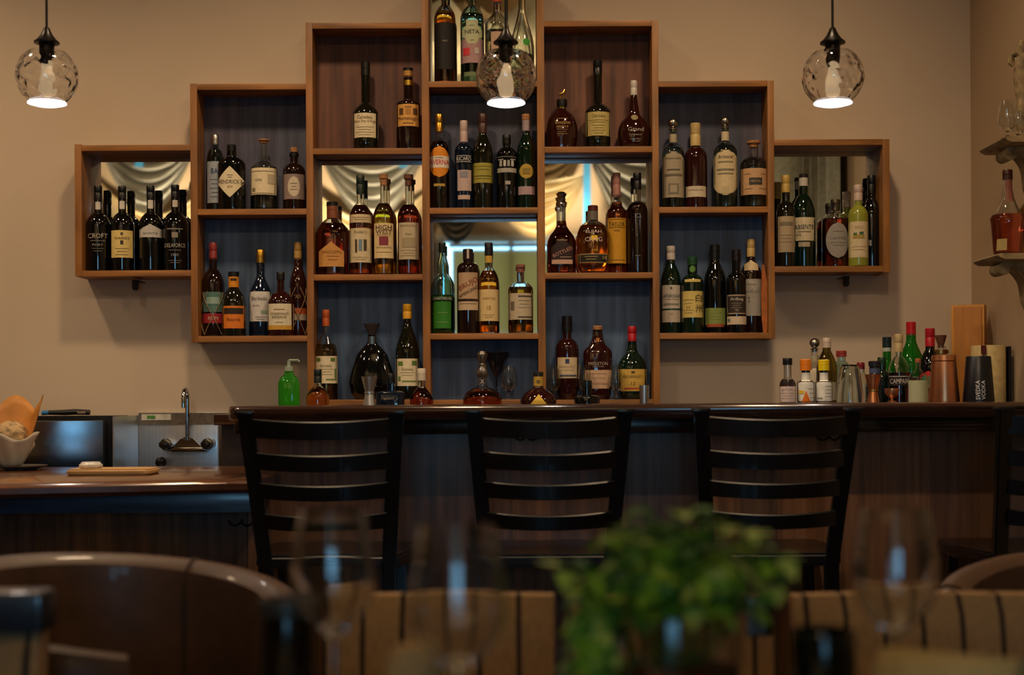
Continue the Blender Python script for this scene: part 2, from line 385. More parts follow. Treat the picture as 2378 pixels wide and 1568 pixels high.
# ------------------------------------------------------------------ stepped shelf unit
YF, YM = 5.050, 5.172
unit = tag(empty('stepped_wall_shelf', (0, YF, 1.04)), 'large stepped walnut wall shelf with blue backs and mirrors', 'shelf')
def ux(px, py=560): return P(px, py, YF).x
def uz(px, py): return P(px, py, YF).z-1.04
UPR = [(174, 190, 335, 642), (443, 459, 194, 796), (712, 728, 52, 0), (981, 998, -60, 0), (1249, 1266, -60, 0), (1516, 1531, 47, 0), (1784, 1799, 187, 787), (2051, 2067, 323, 633)]
UX = []
for (a, b, ya, yb) in UPR:
    xa, xb = ux(a), ux(b); UX.append((xa, xb))
    z1 = uz(a, ya); z0 = uz(a, yb) if yb else 0.0005
    boxo('upright', (xa, xb, 0, YW-YF-.001, z0, z1), WALNUT, unit, .0015)
CELLS = {}
def cell(nm, col, y_in_top, y_in_bot, back, first=False):
    xa = UX[col][1]; xb = UX[col+1][0]; xm = (UPR[col][1]+UPR[col+1][0])/2
    zt_, zb_ = uz(xm, y_in_top), uz(xm, y_in_bot)
    th = .021
    boxo('shelf_board', (xa, xb, .001, YW-YF-.001, zb_-th, zb_), WALNUTH, unit, .0012)
    if first: boxo('top_board', (xa, xb, .001, YW-YF-.001, zt_, zt_+th), WALNUTH, unit, .0012)
    o = boxo('mirror_panel' if back is MIRROR else 'back_panel', (xa, xb, YM-YF, YM-YF+.012, zb_, zt_), back, unit)
    if back is not MIRROR: o['label'] = 'blue stained back board' if back is BLUEP else ('slate stained back board' if back is DARKBLUE else 'brown wood back board')
    CELLS[nm] = zb_+1.04
cell('OL', 0, 350, 628, MIRROR, True)
cell('1a', 1, 208, 485, DARKBLUE, True); cell('1b', 1, 500, 780, BLUEP)
cell('2a', 2, 66, 344, BROWNP, True); cell('2b', 2, 360, 637, MIRROR); cell('2c', 2, 652, 928, BLUEP)
cell('3a', 3, -50, 188, MIRROR, True); cell('3b', 3, 204, 482, DARKBLUE); cell('3c', 3, 497, 774, MIRROR); cell('3d', 3, 789, 928, BLUEP)
cell('4a', 4, 61, 340, BROWNP, True); cell('4b', 4, 355, 633, MIRROR); cell('4c', 4, 648, 928, BLUEP)
cell('5a', 5, 201, 480, DARKBLUE, True); cell('5b', 5, 494, 773, BLUEP)
cell('OR', 6, 337, 618, MIRROR, True)
for (px, py) in ((314, 645), (1965, 636)):
    c = P(px, py, YF+.03); bm = bmesh.new()
    pts = [(-.012, .0), (.012, .0), (.011, -.03), (.006, -.037), (-.006, -.037), (-.011, -.03)]
    prism(bm, pts, .006, 0)
    box(bm, -.012, .012, .0, .10, -.003, .0)
    mesh_obj('bracket', bm, BLACKM, unit, loc=(c.x, c.y-YF, uz(px, py-4)-.012))['label'] = 'small black metal bracket'

# ------------------------------------------------------------------ bottles
BCOUNT = {}
def bottle(cell, x, yt, hw, sh, nk, rn, cap, body, label, labels=(), texts=(), liquid=None, Y=5.112, base=None, ex=2.0, flat=1.0, sl=.35, name='liquor_bottle', group=None, foot=None, rings=(), rot=None, cat='bottle', prof=None, lines=()):
    """x centre, yt top, hw half width, sh shoulder, nk neck foot, rn neck half width (photo pixels); cap = (y of its lower edge, half width, material, style)"""
    z0 = CELLS[cell] if cell else base
    s = Y/F; c = P(x, yt, Y); H = c.z-z0
    cx = P(x, (yt+HY)/2 if base else yt+60, Y).x
    def lz(py): return P(x, py, Y).z-z0
    R = hw*s
    if flat == 1.0 and R > .0455: flat = .0455/R
    if Y < 5.0 and flat < 1 and R <= .07: flat = 1.0 if ex == 2 else flat
    root = empty(name, (cx, Y, z0+.0003), (-math.atan2(cx, Y)*.8 if (R < .045 and ex == 2.0) else 0) if rot is None else rot)
    tag(root, label, cat, group)
    cy, rc, cm, style = cap
    zc = lz(cy)
    if prof:
        pf = [(r*s, lz(py)) for (r, py) in prof]
        outer = [(pf[0][0]*.9, 0), (pf[0][0], .004)]+pf[1:]
    else:
        zs, zn = max(lz(sh), .02), lz(nk); rN = rn*s
        outer = [(R*.9, 0), (R*.985, .002), (R, .006)]
        if foot: outer = [(foot*s*.95, 0), (foot*s, .004), (R*.97, min(.035, zs*.4))]
        outer.append((R, zs))
        for i in range(1, 10):
            u = i/9
            r1 = rN+(R-rN)*math.cos(u*PI/2); z1 = zs+(zn-zs)*math.sin(u*PI/2)
            r2 = rN+(R-rN)*(1+math.cos(u*PI))/2; z2 = zs+(zn-zs)*u
            outer.append((r1*(1-sl)+r2*sl, z1*(1-sl)+z2*sl))
        outer += [(rN, max(zc, zn)+.001)]
    ztop = min(zc+.006, H-.002)
    last = outer[-1][0]
    if outer[-1][1] < ztop: outer.append((last, ztop))
    transp = body in (CLEAR, CLEARB)
    if transp:
        tk = .0028
        inner = [(max(r-tk, .003), max(z, .007)) for (r, z) in outer if z > .0055]
        inner = [(inner[0][0]*.9, .0065)]+inner
        bm = bmesh.new(); lathe(bm, [(0, 0.0)]+outer+list(reversed(inner))+[(0, .0065)], 32, flat, ex)
        bo = mesh_obj('glass_body', bm, body, root)
        if liquid:
            zl = lz(liquid[0]) if liquid[0] < 2000 else ztop
            lp = [(0, .0062)]
            for (r, z) in inner:
                if z <= zl: lp.append((r+.0004, z-.0003))
            # interpolate the radius at the level
            for (a, b) in zip(inner, inner[1:]):
                if a[1] <= zl < b[1]:
                    q = (zl-a[1])/(b[1]-a[1]); lp.append((a[0]+(b[0]-a[0])*q+.0004, zl)); break
            lp.append((0, lp[-1][1]))
            bm = bmesh.new(); lathe(bm, lp, 32, flat, ex); mesh_obj('liquid', bm, liquid[1], root)
    else:
        bm = bmesh.new(); lathe(bm, [(0, 0.0)]+outer+[(0, outer[-1][1])], 32, flat, ex); bo = mesh_obj('glass_body', bm, body, root)
    # cap
    hC = H-zc; rC = rc*s; fc = 1.0
    if style == 'ball':
        bm = bmesh.new()
        lathe(bm, [(0, zc), (rC*.55, zc), (rC*.55, zc+hC*.15), (rC*.8, zc+hC*.18), (rC*.8, zc+hC*.24), (rC*.4, zc+hC*.3)]+[(rC*math.sin(a), zc+hC*.65-(hC*.36)*math.cos(a)) for a in [.35+i*(PI-.35)/9 for i in range(10)]], 20)
    elif style == 'flare':
        bm = bmesh.new(); lathe(bm, [(0, zc), (rC*.5, zc), (rC*.55, zc+hC*.2), (rC, zc+hC*.85), (rC*1.02, H), (0, H)], 20)
    elif style == 'stopper':
        bm = bmesh.new(); lathe(bm, [(0, zc), (rn*s*1.02, zc), (rn*s*1.02, zc+hC*.55), (rC, zc+hC*.6), (rC*1.03, zc+hC*.75), (rC, H-.001), (rC*.9, H), (0, H)], 20)
    elif style == 'horse':
        bm = bmesh.new(); lathe(bm, [(0, zc), (rC, zc), (rC*1.05, zc+hC*.15), (rC, zc+hC*.35), (0, zc+hC*.36)], 20)
    elif style == 'ornate':
        bm = bmesh.new(); lathe(bm, [(0, zc), (rC*.8, zc), (rC, zc+hC*.15), (rC*.95, zc+hC*.3), (rC*.7, zc+hC*.4), (rC*.75, zc+hC*.5), (rC*.5, zc+hC*.55), (rC*.8, zc+hC*.75), (rC*.95, zc+hC*.88), (rC*.5, H), (0, H)], 14, wob=lambda a, z: 1+.1*math.sin(a*5+z*500))
    else:
        bm = bmesh.new(); lathe(bm, [(0, zc), (rC, zc), (rC*1.0, zc+hC*.48), (rC*.95, zc+hC*.5), (rC*1.0, zc+hC*.52), (rC, H-.002), (rC*.9, H), (0, H)], 24)
    co = mesh_obj('stopper' if style in ('ball', 'flare', 'stopper', 'horse', 'ornate') else 'cap', bm, cm, root)
    if style == 'horse':
        bm = bmesh.new(); zh = zc+hC*.36
        tube(bm, [(-.010, 0, zh+hC*.30), (-.003, 0, zh+hC*.28), (.006, 0, zh+hC*.36), (.011, 0, zh+hC*.52), (.014, 0, zh+hC*.45)], [.003, .005, .005, .0035, .002], 8)
        tube(bm, [(-.006, 0, zh), (-.004, 0, zh+hC*.2), (-.003, 0, zh+hC*.3)], .002, 6)
        tube(bm, [(.004, 0, zh-.0005), (.007, 0, zh+hC*.2), (.005, 0, zh+hC*.33)], .002, 6)
        mesh_obj('horse_figure', bm, BRASS, co)
    op = outer
    def rad(z):
        z = max(z, op[0][1])
        for (a, b) in zip(op, op[1:]):
            if a[1] <= z <= b[1] and b[1] > a[1]:
                return a[0]+(b[0]-a[0])*(z-a[1])/(b[1]-a[1])
        return op[-1][0]
    def surf(lx, z, e):
        if z > zc+.001 and style not in ('ball', 'horse'): rx = max(rC, rad(z) if z < ztop else 0); ry = rx
        else: rx = rad(z); ry = rx*flat
        q = min(abs(lx/rx), .99)
        return -ry*(1-q**ex)**(1/ex)-e*(1+.6*q)
    Y0 = lambda py: lz(py)
    lab_objs = []
    for L in labels:
        ya, yb, lw, colr = L[:4]; shp = L[4] if len(L) > 4 else 'rect'; ox = L[5] if len(L) > 5 else 0
        bm = bmesh.new(); nz_, nx_ = 16, 12; g = []
        lev = .0004+.0003*len(lab_objs)
        for j in range(nz_+1):
            t_ = j/nz_; z = lz(yb)+(lz(ya)-lz(yb))*t_
            k = 1.0
            if shp == 'diamond': k = max(1-abs(2*t_-1), .02)**.85
            elif shp == 'oval': k = max(math.sqrt(max(0, 1-(2*t_-1)**2)), .05)
            elif shp == 'arch': k = 1.0 if t_ < .8 else max(.25, math.sqrt(max(0, 1-((t_-.8)/.2)**2)))
            elif shp == 'uarch': k = max(.2, math.sqrt(max(0, 1-((.25-t_)/.25)**2))) if t_ < .25 else (1.0 if t_ < .8 else max(.3, math.sqrt(max(0, 1-((t_-.8)/.2)**2))))
            elif shp == 'peak': k = 1.0 if t_ < .62 else max(.08, 1-(t_-.62)/.38)
            elif shp == 'step': k = [.45, .6, .8, 1, 1, 1, .85, .6, .6, .6][min(9, int(t_*10))]
            elif shp == 'round': k = 1-.12*max(0, abs(2*t_-1)-.8)/.2
            elif shp == 'tri': k = max(.03, 1-t_)
            row = []
            rx = rad(z)
            for i in range(nx_+1):
                lx = ox*s+(2*i/nx_-1)*lw*s*k
                if z <= zc: lx = max(-rx*.985, min(rx*.985, lx))
                row.append(bm.verts.new((lx, surf(lx, z, lev), z)))
            g.append(row)
        for j in range(nz_):
            for i in range(nx_): bm.faces.new((g[j][i], g[j][i+1], g[j+1][i+1], g[j+1][i]))
        lo = mesh_obj('label' if lev < .0005 else 'label_band', bm, paper(colr), root); lab_objs.append(lo)
    def decal_parent():
        return lab_objs[0] if lab_objs else bo
    by = {}
    for T in texts:
        st, ox, yc_, wpx, hpx, colr = T[:6]; ang = T[6] if len(T) > 6 else 0
        vs, fs = text_mesh(st); bm = by.setdefault(colr, bmesh.new())
        zc_ = lz(yc_); nv = []
        ca, sa = math.cos(ang), math.sin(ang)
        for (a, b) in vs:
            dx, dz = a*wpx*s, b*hpx*s
            lx = ox*s+dx*ca-dz*sa; z = zc_+dx*sa+dz*ca
            nv.append(bm.verts.new((lx, surf(lx, z, .0018), z)))
        for f in fs:
            try: bm.faces.new([nv[i] for i in f])
            except ValueError: pass
    for (ox, yc_, wpx, hpx, colr) in lines:
        bm = by.setdefault(colr, bmesh.new()); prev = None; K = 10
        for i in range(K+1):
            lx = ox*s+(i/K-.5)*wpx*s; z = lz(yc_)
            p = (bm.verts.new((lx, surf(lx, z, .0014), z-hpx*s/2)), bm.verts.new((lx, surf(lx, z, .0014), z+hpx*s/2)))
            if prev: bm.faces.new((prev[0], p[0], p[1], prev[1]))
            prev = p
    for colr, bm in by.items():
        mesh_obj('lettering', bm, M('ink_'+colr, colr, .6, noise=.02), decal_parent(), smooth=False)
    for (ya, yb, rr, cm_) in rings:
        bm = bmesh.new(); za, zb = lz(ya), lz(yb); lathe(bm, [(rr*s*.8, zb), (rr*s, zb), (rr*s, za), (rr*s*.8, za)], 24); mesh_obj('neck_band', bm, cm_, root)
    return root
def prt(y, wpx, n=3, gap=6, col='5a4a38', ox=0, h=1.0):
    return [(ox, y+gap*i, wpx*(1-.25*(i % 2)), h, col) for i in range(n)]
G = {}
gp = 'port bottles in the far left mirrored box'
BF = foil('141216')
# --- far left box
bottle('OL', 228, 432, 28, 524, 494, 9, (466, 9.5, BF, ''), BLK, 'black port bottle printed with pale capitals, leftmost in the left mirrored box', labels=[(470, 488, 6, 'cfc8bc', 'round')], texts=[('CROFT', 0, 551, 44, 11, 'b4aa9c'), ('PORT', 0, 572, 24, 5, 'a09684')], lines=prt(562, 34, 1, col='8d8474')+prt(580, 26, 2, col='7d7464'), name='port_bottle', group=gp)
bottle('OL', 284, 433, 27, 526, 494, 9, (464, 9.5, BF, ''), BLK, 'port bottle with large square cream label beside the capitals bottle', labels=[(538, 601, 24, YEL), (468, 487, 6, 'd6cfc2', 'round')], texts=[("WARRE'S", 0, 556, 34, 6, '3a3024')], lines=prt(580, 30, 3, 7)+[(0, 546, 6, 6, '5a4a38'), (0, 566, 7, 9, '3a3024')], name='port_bottle', group=gp)
bottle('OL', 350, 432, 27, 524, 494, 9, (464, 9.5, BF, ''), BLK, 'port bottle with small white peaked label high on its body', labels=[(524, 554, 25, 'c9c4ba', 'peak'), (466, 486, 6, 'd6cfc2', 'round')], texts=[('QUINTA', 0, 545, 34, 5, '55504a')], name='port_bottle', group=gp)
bottle('OL', 407, 430, 29, 524, 492, 9, (462, 9.5, BF, ''), BLK, 'black port bottle with printed crest and capitals, rightmost in the left mirrored box', labels=[(466, 482, 6, 'cfc8bc', 'round')], texts=[('DELAFORCE', 0, 573, 46, 9, 'b8ae9e'), ('1985', 0, 595, 16, 6, 'a0968a')], lines=prt(584, 28, 1, col='8d8474')+prt(608, 30, 2, 5, col='7d7464')+[(0, 549, 14, 12, '8d8578'), (0, 535, 36, 2.5, '8d8578')], name='port_bottle', group=gp)
# --- column one, upper
bottle('1a', 500, 314, 20, 378, 340, 9, (337, 9, foil('c9c6c0', 1), ''), CLEARB, 'slim clear gin bottle with silver cap and pale blue label', labels=[(378, 474, 18, 'aeb6bd')], texts=[('BAR', 3, 400, 24, 12, '2c4a7a')], lines=prt(420, 24, 5, 10, '4a5a70'), liquid=(350, PALEL), Y=5.138)
bottle('1a', 538, 337, 32, 384, 364, 11, (352, 10.5, BLACKP, ''), BLK, 'squat black gin bottle with cream diamond label', labels=[(390, 461, 33, CREAM, 'diamond')], texts=[("HENDRICK'S", 0, 425, 56, 9, '5a4c38'), ('GIN', 0, 437, 12, 5, '5a4c38')], lines=prt(410, 14, 2, 5), flat=.74, Y=5.092)
bottle('1a', 613, 324, 31, 396, 372, 9, (333, 13, CORK, 'stopper'), CLEAR, 'clear gin bottle with wide cork stopper and large cream label', labels=[(394, 456, 30, CREAM)], texts=[('GIN', -8, 422, 16, 5, '2c2620')], lines=prt(402, 50, 1)+[(20, 420, 14, 22, 'b9ab8c'), (-20, 444, 8, 8, '8a7a60'), (0, 453, 54, 1, '5a4a38')], liquid=(390, PALEL))
bottle('1a', 683, 343, 26, 400, 378, 9, (358, 8, CORK, ''), BRN, 'dark apothecary gin bottle with cork and grey oval crest label', labels=[(408, 466, 24, '8f7c74'), (414, 460, 14, 'cdbfa6', 'oval')], lines=prt(430, 16, 3, 7), rings=[(357, 364, 11, BLACKP)])
# --- column one, lower
ROPE = M('straw_rope', 'b59468', .9, noise=.3, scale=300)
def rope_net(root, hw, s, zt, zb, n=4):
    R = hw*s+.0015; bm = bmesh.new()
    for k in range(n):
        for sg in (-1, 1):
            pts = []
            for i in range(37):
                t_ = i/36; ph = t_*3; a = -PI/2+2*PI*k/n+sg*(PI/n)*abs(((ph+1) % 2)-1)
                rr = R if t_ > .3 else R*(.62+.38*(t_/.3)**.7)
                pts.append((rr*math.cos(a), rr*math.sin(a), zt-(zt-.006)*t_))
            tube(bm, pts, .0014, 5)
    mesh_obj('rope_net', bm, ROPE, root)
r = bottle('1b', 495, 564, 26, 662, 625, 9, (604, 9, foil('9a3a38'), ''), BRN, 'dark rum bottle in straw net with teal and red labels', labels=[(680, 726, 26, '53796c'), (730, 752, 25, 'a82a32')], texts=[('RUM', 0, 741, 22, 8, 'd8b8a0')], lines=[(0, 700, 30, 16, '8fa79a')], Y=5.126)
rope_net(r, 27, 5.115/F, .20, .09)
bottle('1b', 543, 634, 27, 712, 670, 11, (668, 12, foil('d98a1e'), ''), OLV, 'squat dark rum bottle with bright orange label and orange neck band', labels=[(712, 764, 27, 'd9771c'), (717, 731, 22, '2a1c10')], texts=[('Reserva', 0, 743, 30, 8, '7a3408')], rings=[(632, 643, 12.5, BLACKP)], lines=[(0, 650, 14, 5, '3a2408')], flat=.9, Y=5.09)
bottle('1b', 605, 581, 27, 690, 640, 9, (611, 9.5, foil('d6a640', 1), ''), BLUB, 'rum bottle with gold cap and off white label, behind the rounded bottle', labels=[(679, 748, 25, 'cdc6be')], texts=[('Barbado', -2, 695, 36, 8, '5a5048'), ('RUM', -10, 712, 14, 4, '5a5048')], lines=[(8, 726, 14, 7, '8aa08a')]+prt(738, 24, 2, 5), sl=.8, Y=5.13)
bottle('1b', 652, 632, 30.5, 706, 676, 8, (650, 9.5, foil('1c1410'), ''), MAR, 'rounded rum bottle with broad cream label and gold stripe', labels=[(707, 762, 31, 'ddd0b0'), (757, 767, 31, 'c99a34')], texts=[("CHAIRMAN'S", 0, 730, 42, 6, '5a4428'), ('RESERVE', 0, 738, 34, 6, '5a4428')], lines=prt(750, 20, 1)+[(0, 720, 26, 1.5, '8a7450')], Y=5.086, flat=.78)
r = bottle('1b', 692, 563, 19.5, 668, 622, 9, (604, 9, foil('b08a48'), ''), MAR, 'dark rum bottle in straw net with orange band at the right upright', labels=[(717, 731, 21, 'c05a24'), (731, 745, 21, 'b8a894')], texts=[('XO', 0, 690, 12, 8, 'b08a48')], Y=5.135)
rope_net(r, 22, 5.115/F, .20, .09)
# --- column two, upper
CALV = 'pair of tall olive calvados bottles'
bottle('2a', 849, 144, 30, 268, 240, 10, (176, 10.5, foil('1a1712'), ''), OLV, 'tall dark brandy bottle with cream script label, left brown niche', labels=[(268, 324, 29, CREAM)], texts=[('Calvados', 0, 277, 34, 8, '7a6240'), ('Vieux Pays d Auge', 0, 287, 52, 8, '7a6240')], lines=prt(300, 40, 4, 6, '9a8460'), sl=.5, foot=28)
bottle('2a', 948, 160, 28, 244, 232, 10.5, (181, 10.5, foil('c9944a'), ''), BRN, 'dark amaro bottle with orange gold label and ringed neck', labels=[(247, 298, 28, 'd9a050')], texts=[('AMARO', 0, 254, 16, 4, '4a3418'), ('Montenegro', 0, 281, 50, 10, '3a2614')], lines=[(-16, 264, 9, 15, '5a3c1c'), (16, 264, 9, 15, '5a3c1c'), (0, 264, 12, 12, 'b07c38'), (0, 291, 24, 1.5, '6a4420')], rings=[(188, 200, 11.5, foil('d9b04a', 1)), (159, 165, 11.5, BLACKP)])
# --- column two, mirror niche
bottle('2b', 772, 471, 37, 548, 508, 12, (508, 13, foil('8a5034'), ''), CLEAR, 'broad round shouldered whiskey bottle with pale gold label, leftmost before the mirror', labels=[(565, 622, 29, 'c98f4a', 'peak')], texts=[('WHISTLEPIG', 1, 588, 46, 7, '8a5a20')], lines=prt(598, 30, 2, 8, '8a5a20', 4), liquid=(520, DEEPR), rings=[(470, 479, 13.5, BLACKP)], ex=2.4)
bottle('2b', 837, 408, 26, 508, 472, 8.5, (451, 9.5, foil('16281e'), ''), CLEAR, 'tall whiskey bottle with green black capsule and split cream label', labels=[(533, 612, 25, 'd6c49c'), (501, 520, 25, 'd0bd95')], texts=[("Booker's", 0, 541, 28, 8, '8a7650')], lines=[(0, 572, 8, 26, '6f8898'), (-10, 574, 5, 30, '4a3a28'), (11, 572, 7, 26, '4a3a28')]+prt(600, 36, 2, 5, '9a8460')+prt(508, 36, 2, 5, '9a8460'), liquid=(478, REDA))
bottle('2b', 891, 405, 24, 505, 470, 8, (431, 10, CORK, 'stopper'), CLEAR, 'golden whiskey bottle with cream label in bold capitals', labels=[(521, 602, 22, 'dfc694')], texts=[('HIGH', 0, 531, 37, 11, '4a2a1c'), ('WEST', 0, 541, 37, 9, '4a2a1c'), ('WHISKEY', 0, 548, 34, 5, '8a6a40'), ('SINGLE BARREL', 0, 577, 36, 3.5, '6a4428')], lines=[(0, 562, 21, 20, '84303a'), (0, 588, 34, 1, '8a6a40')], liquid=(474, GOLDL))
bottle('2b', 949, 406, 26, 506, 472, 8, (432, 11, M('dark_cork', '7a4c34', .7, noise=.3, scale=200), 'stopper'), CLEAR, 'dark red whiskey bottle with grey cream label next to the divider', labels=[(520, 605, 23, 'c2b190')], texts=[('RENDEZVOUS', 0, 527, 40, 4, '7a6a4c'), ('Rye', 0, 547, 14, 6, '7a6a4c')], lines=[(0, 566, 32, 22, 'a39474')]+prt(584, 36, 3, 6, '9a8a68'), liquid=(477, DEEPR))
# --- column two, lower
bottle('2c', 757, 720, 27, 826, 765, 8, (758, 8.5, foil('b8561e'), ''), CLEAR, 'brandy bottle with orange capsule and ivy leaf label in the lower left niche', labels=[(828, 891, 26, CREAM)], texts=[('Domaine', 0, 850, 26, 6, '6a6a40')], lines=[(-17, 836, 9, 8, '5f7a34'), (16, 836, 10, 8, '5f7a34'), (22, 868, 4, 22, '6f8444'), (12, 882, 24, 3, '6f8444')]+prt(858, 30, 3, 6, '9a9468'), liquid=(800, AMBER), sl=.9)
bottle('2c', 864, 752, 54, 0, 0, 8, (778, 19, M('smoke_stopper', '3a3230', .15, coat=.5, noise=0), 'flare'), BLK, 'wide curvy black cognac decanter with flared stopper', prof=[(42, 927), (50, 912), (54, 890), (50, 868), (42, 845), (36, 825), (26, 812), (15, 802), (11, 795), (9.5, 780)], flat=.55, rings=[(782, 800, 10.5, foil('8a98a0', 1))], rot=0)
bottle('2c', 946, 707, 28, 822, 745, 8, (741, 10.5, foil('d9a024'), ''), OLV, 'brandy bottle with yellow capsule and ivy leaf label beside the divider', labels=[(834, 897, 27, CREAM)], texts=[('Domaine', 0, 858, 26, 6, '6a6a40')], lines=[(-16, 845, 11, 9, '5f7a34'), (16, 844, 11, 10, '5f7a34'), (-19, 880, 6, 10, '6f8444'), (4, 886, 34, 3, '6f8444')]+prt(866, 34, 2, 6, '9a9468'), sl=.9)
# --- centre column, top mirror
bottle('3a', 1033, -34, 25, 48, 12, 8, (0, 9, foil('2a1a12'), ''), CLEAR, 'amber bottle with tall black label in the top mirrored niche', labels=[(58, 166, 25, '1a1410')], texts=[('NINE', 0, 101, 11, 4, 'b0a890')], liquid=(30, AMBER))
bottle('3a', 1096, -34, 27, 46, 14, 8.5, (-2, 9.5, foil('c06a34'), ''), CLEARB, 'clear agave spirit bottle with stepped pale label and rose panel', labels=[(96, 152, 26, 'b58d8c'), (52, 108, 23, 'c5c79c', 'step')], texts=[('NETA', 0, 80, 33, 9, '2c2c24')], lines=[(-13, 126, 15, 17, 'd83a40'), (11, 124, 10, 14, 'c8b8b0'), (0, 100, 10, 1, '5a5a48'), (0, 66, 12, 1, '5a5a48'), (0, 178, 38, 10, '6c7a50')], liquid=(36, PALEL))
bottle('3a', 1154, -14, 28, 62, 26, 8, (6, 10, foil('c8501c'), ''), CLEAR, 'clear conical bottle with orange cap behind the middle pendant', labels=[(80, 130, 14, 'c9a58c')], liquid=(74, PALEL), sl=.9)
bottle('3a', 1212, -60, 28, 118, 10, 8, (-40, 9, foil('c9c6c0', 1), ''), CLEAR, 'tall clear tapering bottle at the right of the top niche', labels=[(95, 112, 8, '3a9a30', 'oval', 10)], liquid=(130, PALEL), sl=1.0)
# --- centre column, second
bottle('3b', 1020, 266, 23, 352, 322, 8.5, (307, 9.5, foil('c9993c', 1), ''), CLEAR, 'amaro bottle with gold cap and orange lozenge label', labels=[(343, 415, 24, 'e08a1c', 'oval'), (366, 393, 24, 'e6dac8')], texts=[('AVERNA', 0, 380, 46, 11, 'd02a18'), ('AMARO', 0, 370, 20, 3.5, '5a4030')], lines=[(0, 433, 26, 6, 'b8963c')], liquid=(330, M('brown_liquid', '2c130a', .05, trans=.6, noise=0)))
bottle('3b', 1077, 281, 21, 352, 332, 8.5, (331, 9, foil('c4aaa2'), ''), BLUB, 'slim dark pastis bottle with white capitals and grey label', labels=[(398, 446, 16, 'c2a9a2', 'rect', 1), (456, 466, 14, 'c4a89c')], texts=[('RICARD', 0, 372, 34, 9, 'd8d0c8')], lines=[(0, 365, 34, 1.2, 'd8d0c8'), (0, 379, 34, 1.2, 'd8d0c8'), (0, 408, 18, 14, '8a8a90')])
bottle('3b', 1121, 265, 24, 358, 312, 9, (310, 10, foil('4a2c26'), ''), OLV, 'dark olive liqueur bottle with plain yellow green label', labels=[(382, 428, 23, 'a3983e')], lines=prt(390, 40, 2, 7, '6a6420')+[(0, 412, 44, 2, '5a5418')]+prt(418, 38, 1, 6, '6a6420'), sl=.6)
bottle('3b', 1177, 314, 24, 362, 342, 9, (335, 10, BLACKP, ''), BLK, 'black amaro bottle with white printed emblem and band', labels=[(394, 404, 22, 'a8a296')], lines=[(-14, 374, 12, 2, 'b8b4ac'), (14, 374, 12, 2, 'b8b4ac'), (0, 368, 44, 1.4, '8a8880'), (-14, 383, 6, 14, 'a8a49c'), (-5, 383, 6, 14, 'c0bcb4'), (4, 383, 6, 14, '9a968e'), (13, 383, 6, 14, 'b8b4ac'), (2, 428, 12, 8, 'a8a09c')])
bottle('3b', 1222, 266, 22, 352, 312, 8.5, (279, 10, CORK, ''), GRNB, 'dark green bottle with gold round label and mauve foil', labels=[(384, 418, 16, 'b59638', 'oval'), (436, 455, 19, 'ae9298')], rings=[(280, 305, 9.6, foil('a8949a'))], lines=[(0, 401, 16, 14, '8a7428')], sl=.6)
# --- centre column, mirror
bottle('3c', 1027, 564, 26, 662, 0, 7, (587, 8.5, foil('16241c'), ''), CLEARB, 'half full clear liqueur bottle with vivid green contents', prof=[(25, 773), (26, 765), (26, 668), (25, 655), (20, 644), (13, 636), (12.5, 625), (12.5, 612), (10, 602), (8, 594), (7.5, 588)], labels=[(690, 700, 24, '1c3416'), (702, 764, 20, '2e7a1c')], texts=[('CHARTREUSE', 0, 695, 44, 6, 'c8ccb0')], lines=[(0, 728, 24, 1, '8aa86a'), (0, 750, 30, 1, '8aa86a')], liquid=(686, GREENL))
bottle('3c', 1087, 579, 26, 626, 610, 11, (604, 12, foil('2c2422'), ''), BRN, 'dark aperitif bottle with slanted lettering on beige label', labels=[(635, 696, 26, 'c2a07c'), (702, 722, 26, 'c8ae8a')], texts=[('BRUJO', 1, 662, 50, 15, '96482a', .5), ('AMERICANO', 1, 679, 50, 7, '3a2c22', .5)], lines=[(0, 707, 40, 1, '6a5440'), (0, 699, 48, 1.5, '4a3424'), (0, 591, 5, 22, 'd0b8a8')], sl=.1)
bottle('3c', 1135, 564, 24, 662, 622, 9, (594, 9.5, foil('1c1a1e'), ''), CLEAR, 'glowing amber whisky bottle with tall cream label', labels=[(674, 747, 23, 'd9bd84'), (595, 611, 8, 'c8a040')], texts=[('VERITAS', 0, 695, 30, 5, '8a6a30'), ('18', 0, 716, 9, 11, 'b08a48')], liquid=(630, AMBER), lines=prt(733, 24, 2, 5, 'a08450'))
bottle('3c', 1209, 615, 29, 674, 655, 8.5, (633, 11, M('rose_cork', '9a5f4c', .7, noise=.2, scale=200), 'stopper'), CLEAR, 'short whiskey bottle with pinkish cork standing apart at right of centre mirror', labels=[(683, 744, 28, 'bfae90')], lines=[(10, 690, 32, 3, '4a4438'), (10, 738, 34, 3, '4a4438'), (-19, 712, 8, 20, '6a6250')]+prt(700, 28, 3, 8, '8a7e64', 8), liquid=(668, M('brown_whiskey', 'c89038', .03, trans=1, ior=1.36, noise=0)), sl=.15)
# --- column four, upper
bottle('4a', 1305, 203, 37, 288, 258, 9, (248, 12, BLACKP, 'horse'), MAR, 'round faceted bourbon bottle topped by a brass horse', texts=[("Bourbon", 1, 289, 34, 9, 'b08a50'), ('SINGLE', 0, 299, 28, 5, 'b08a50')], lines=prt(280, 26, 1, 6, 'b08a50')+prt(306, 26, 3, 5, 'a07e4c'), labels=[(232, 252, 6, 'c9a02c')], sl=.15, prof=[(33, 339), (36, 325), (37, 305), (35, 290), (30, 275), (20, 262), (12, 257), (9, 252), (9, 240)])
bottle('4a', 1388, 141, 30, 264, 240, 10, (176, 10.5, foil('15130f'), ''), OLV, 'tall dark brandy bottle with yellowed label, right brown niche', labels=[(265, 320, 28, 'c2b06a')], texts=[('Calvados', 0, 274, 32, 7, '7a6a34')], lines=prt(284, 46, 2, 5, '8a7a40')+prt(296, 30, 4, 6, '8a7a40'), sl=.5, foot=28)
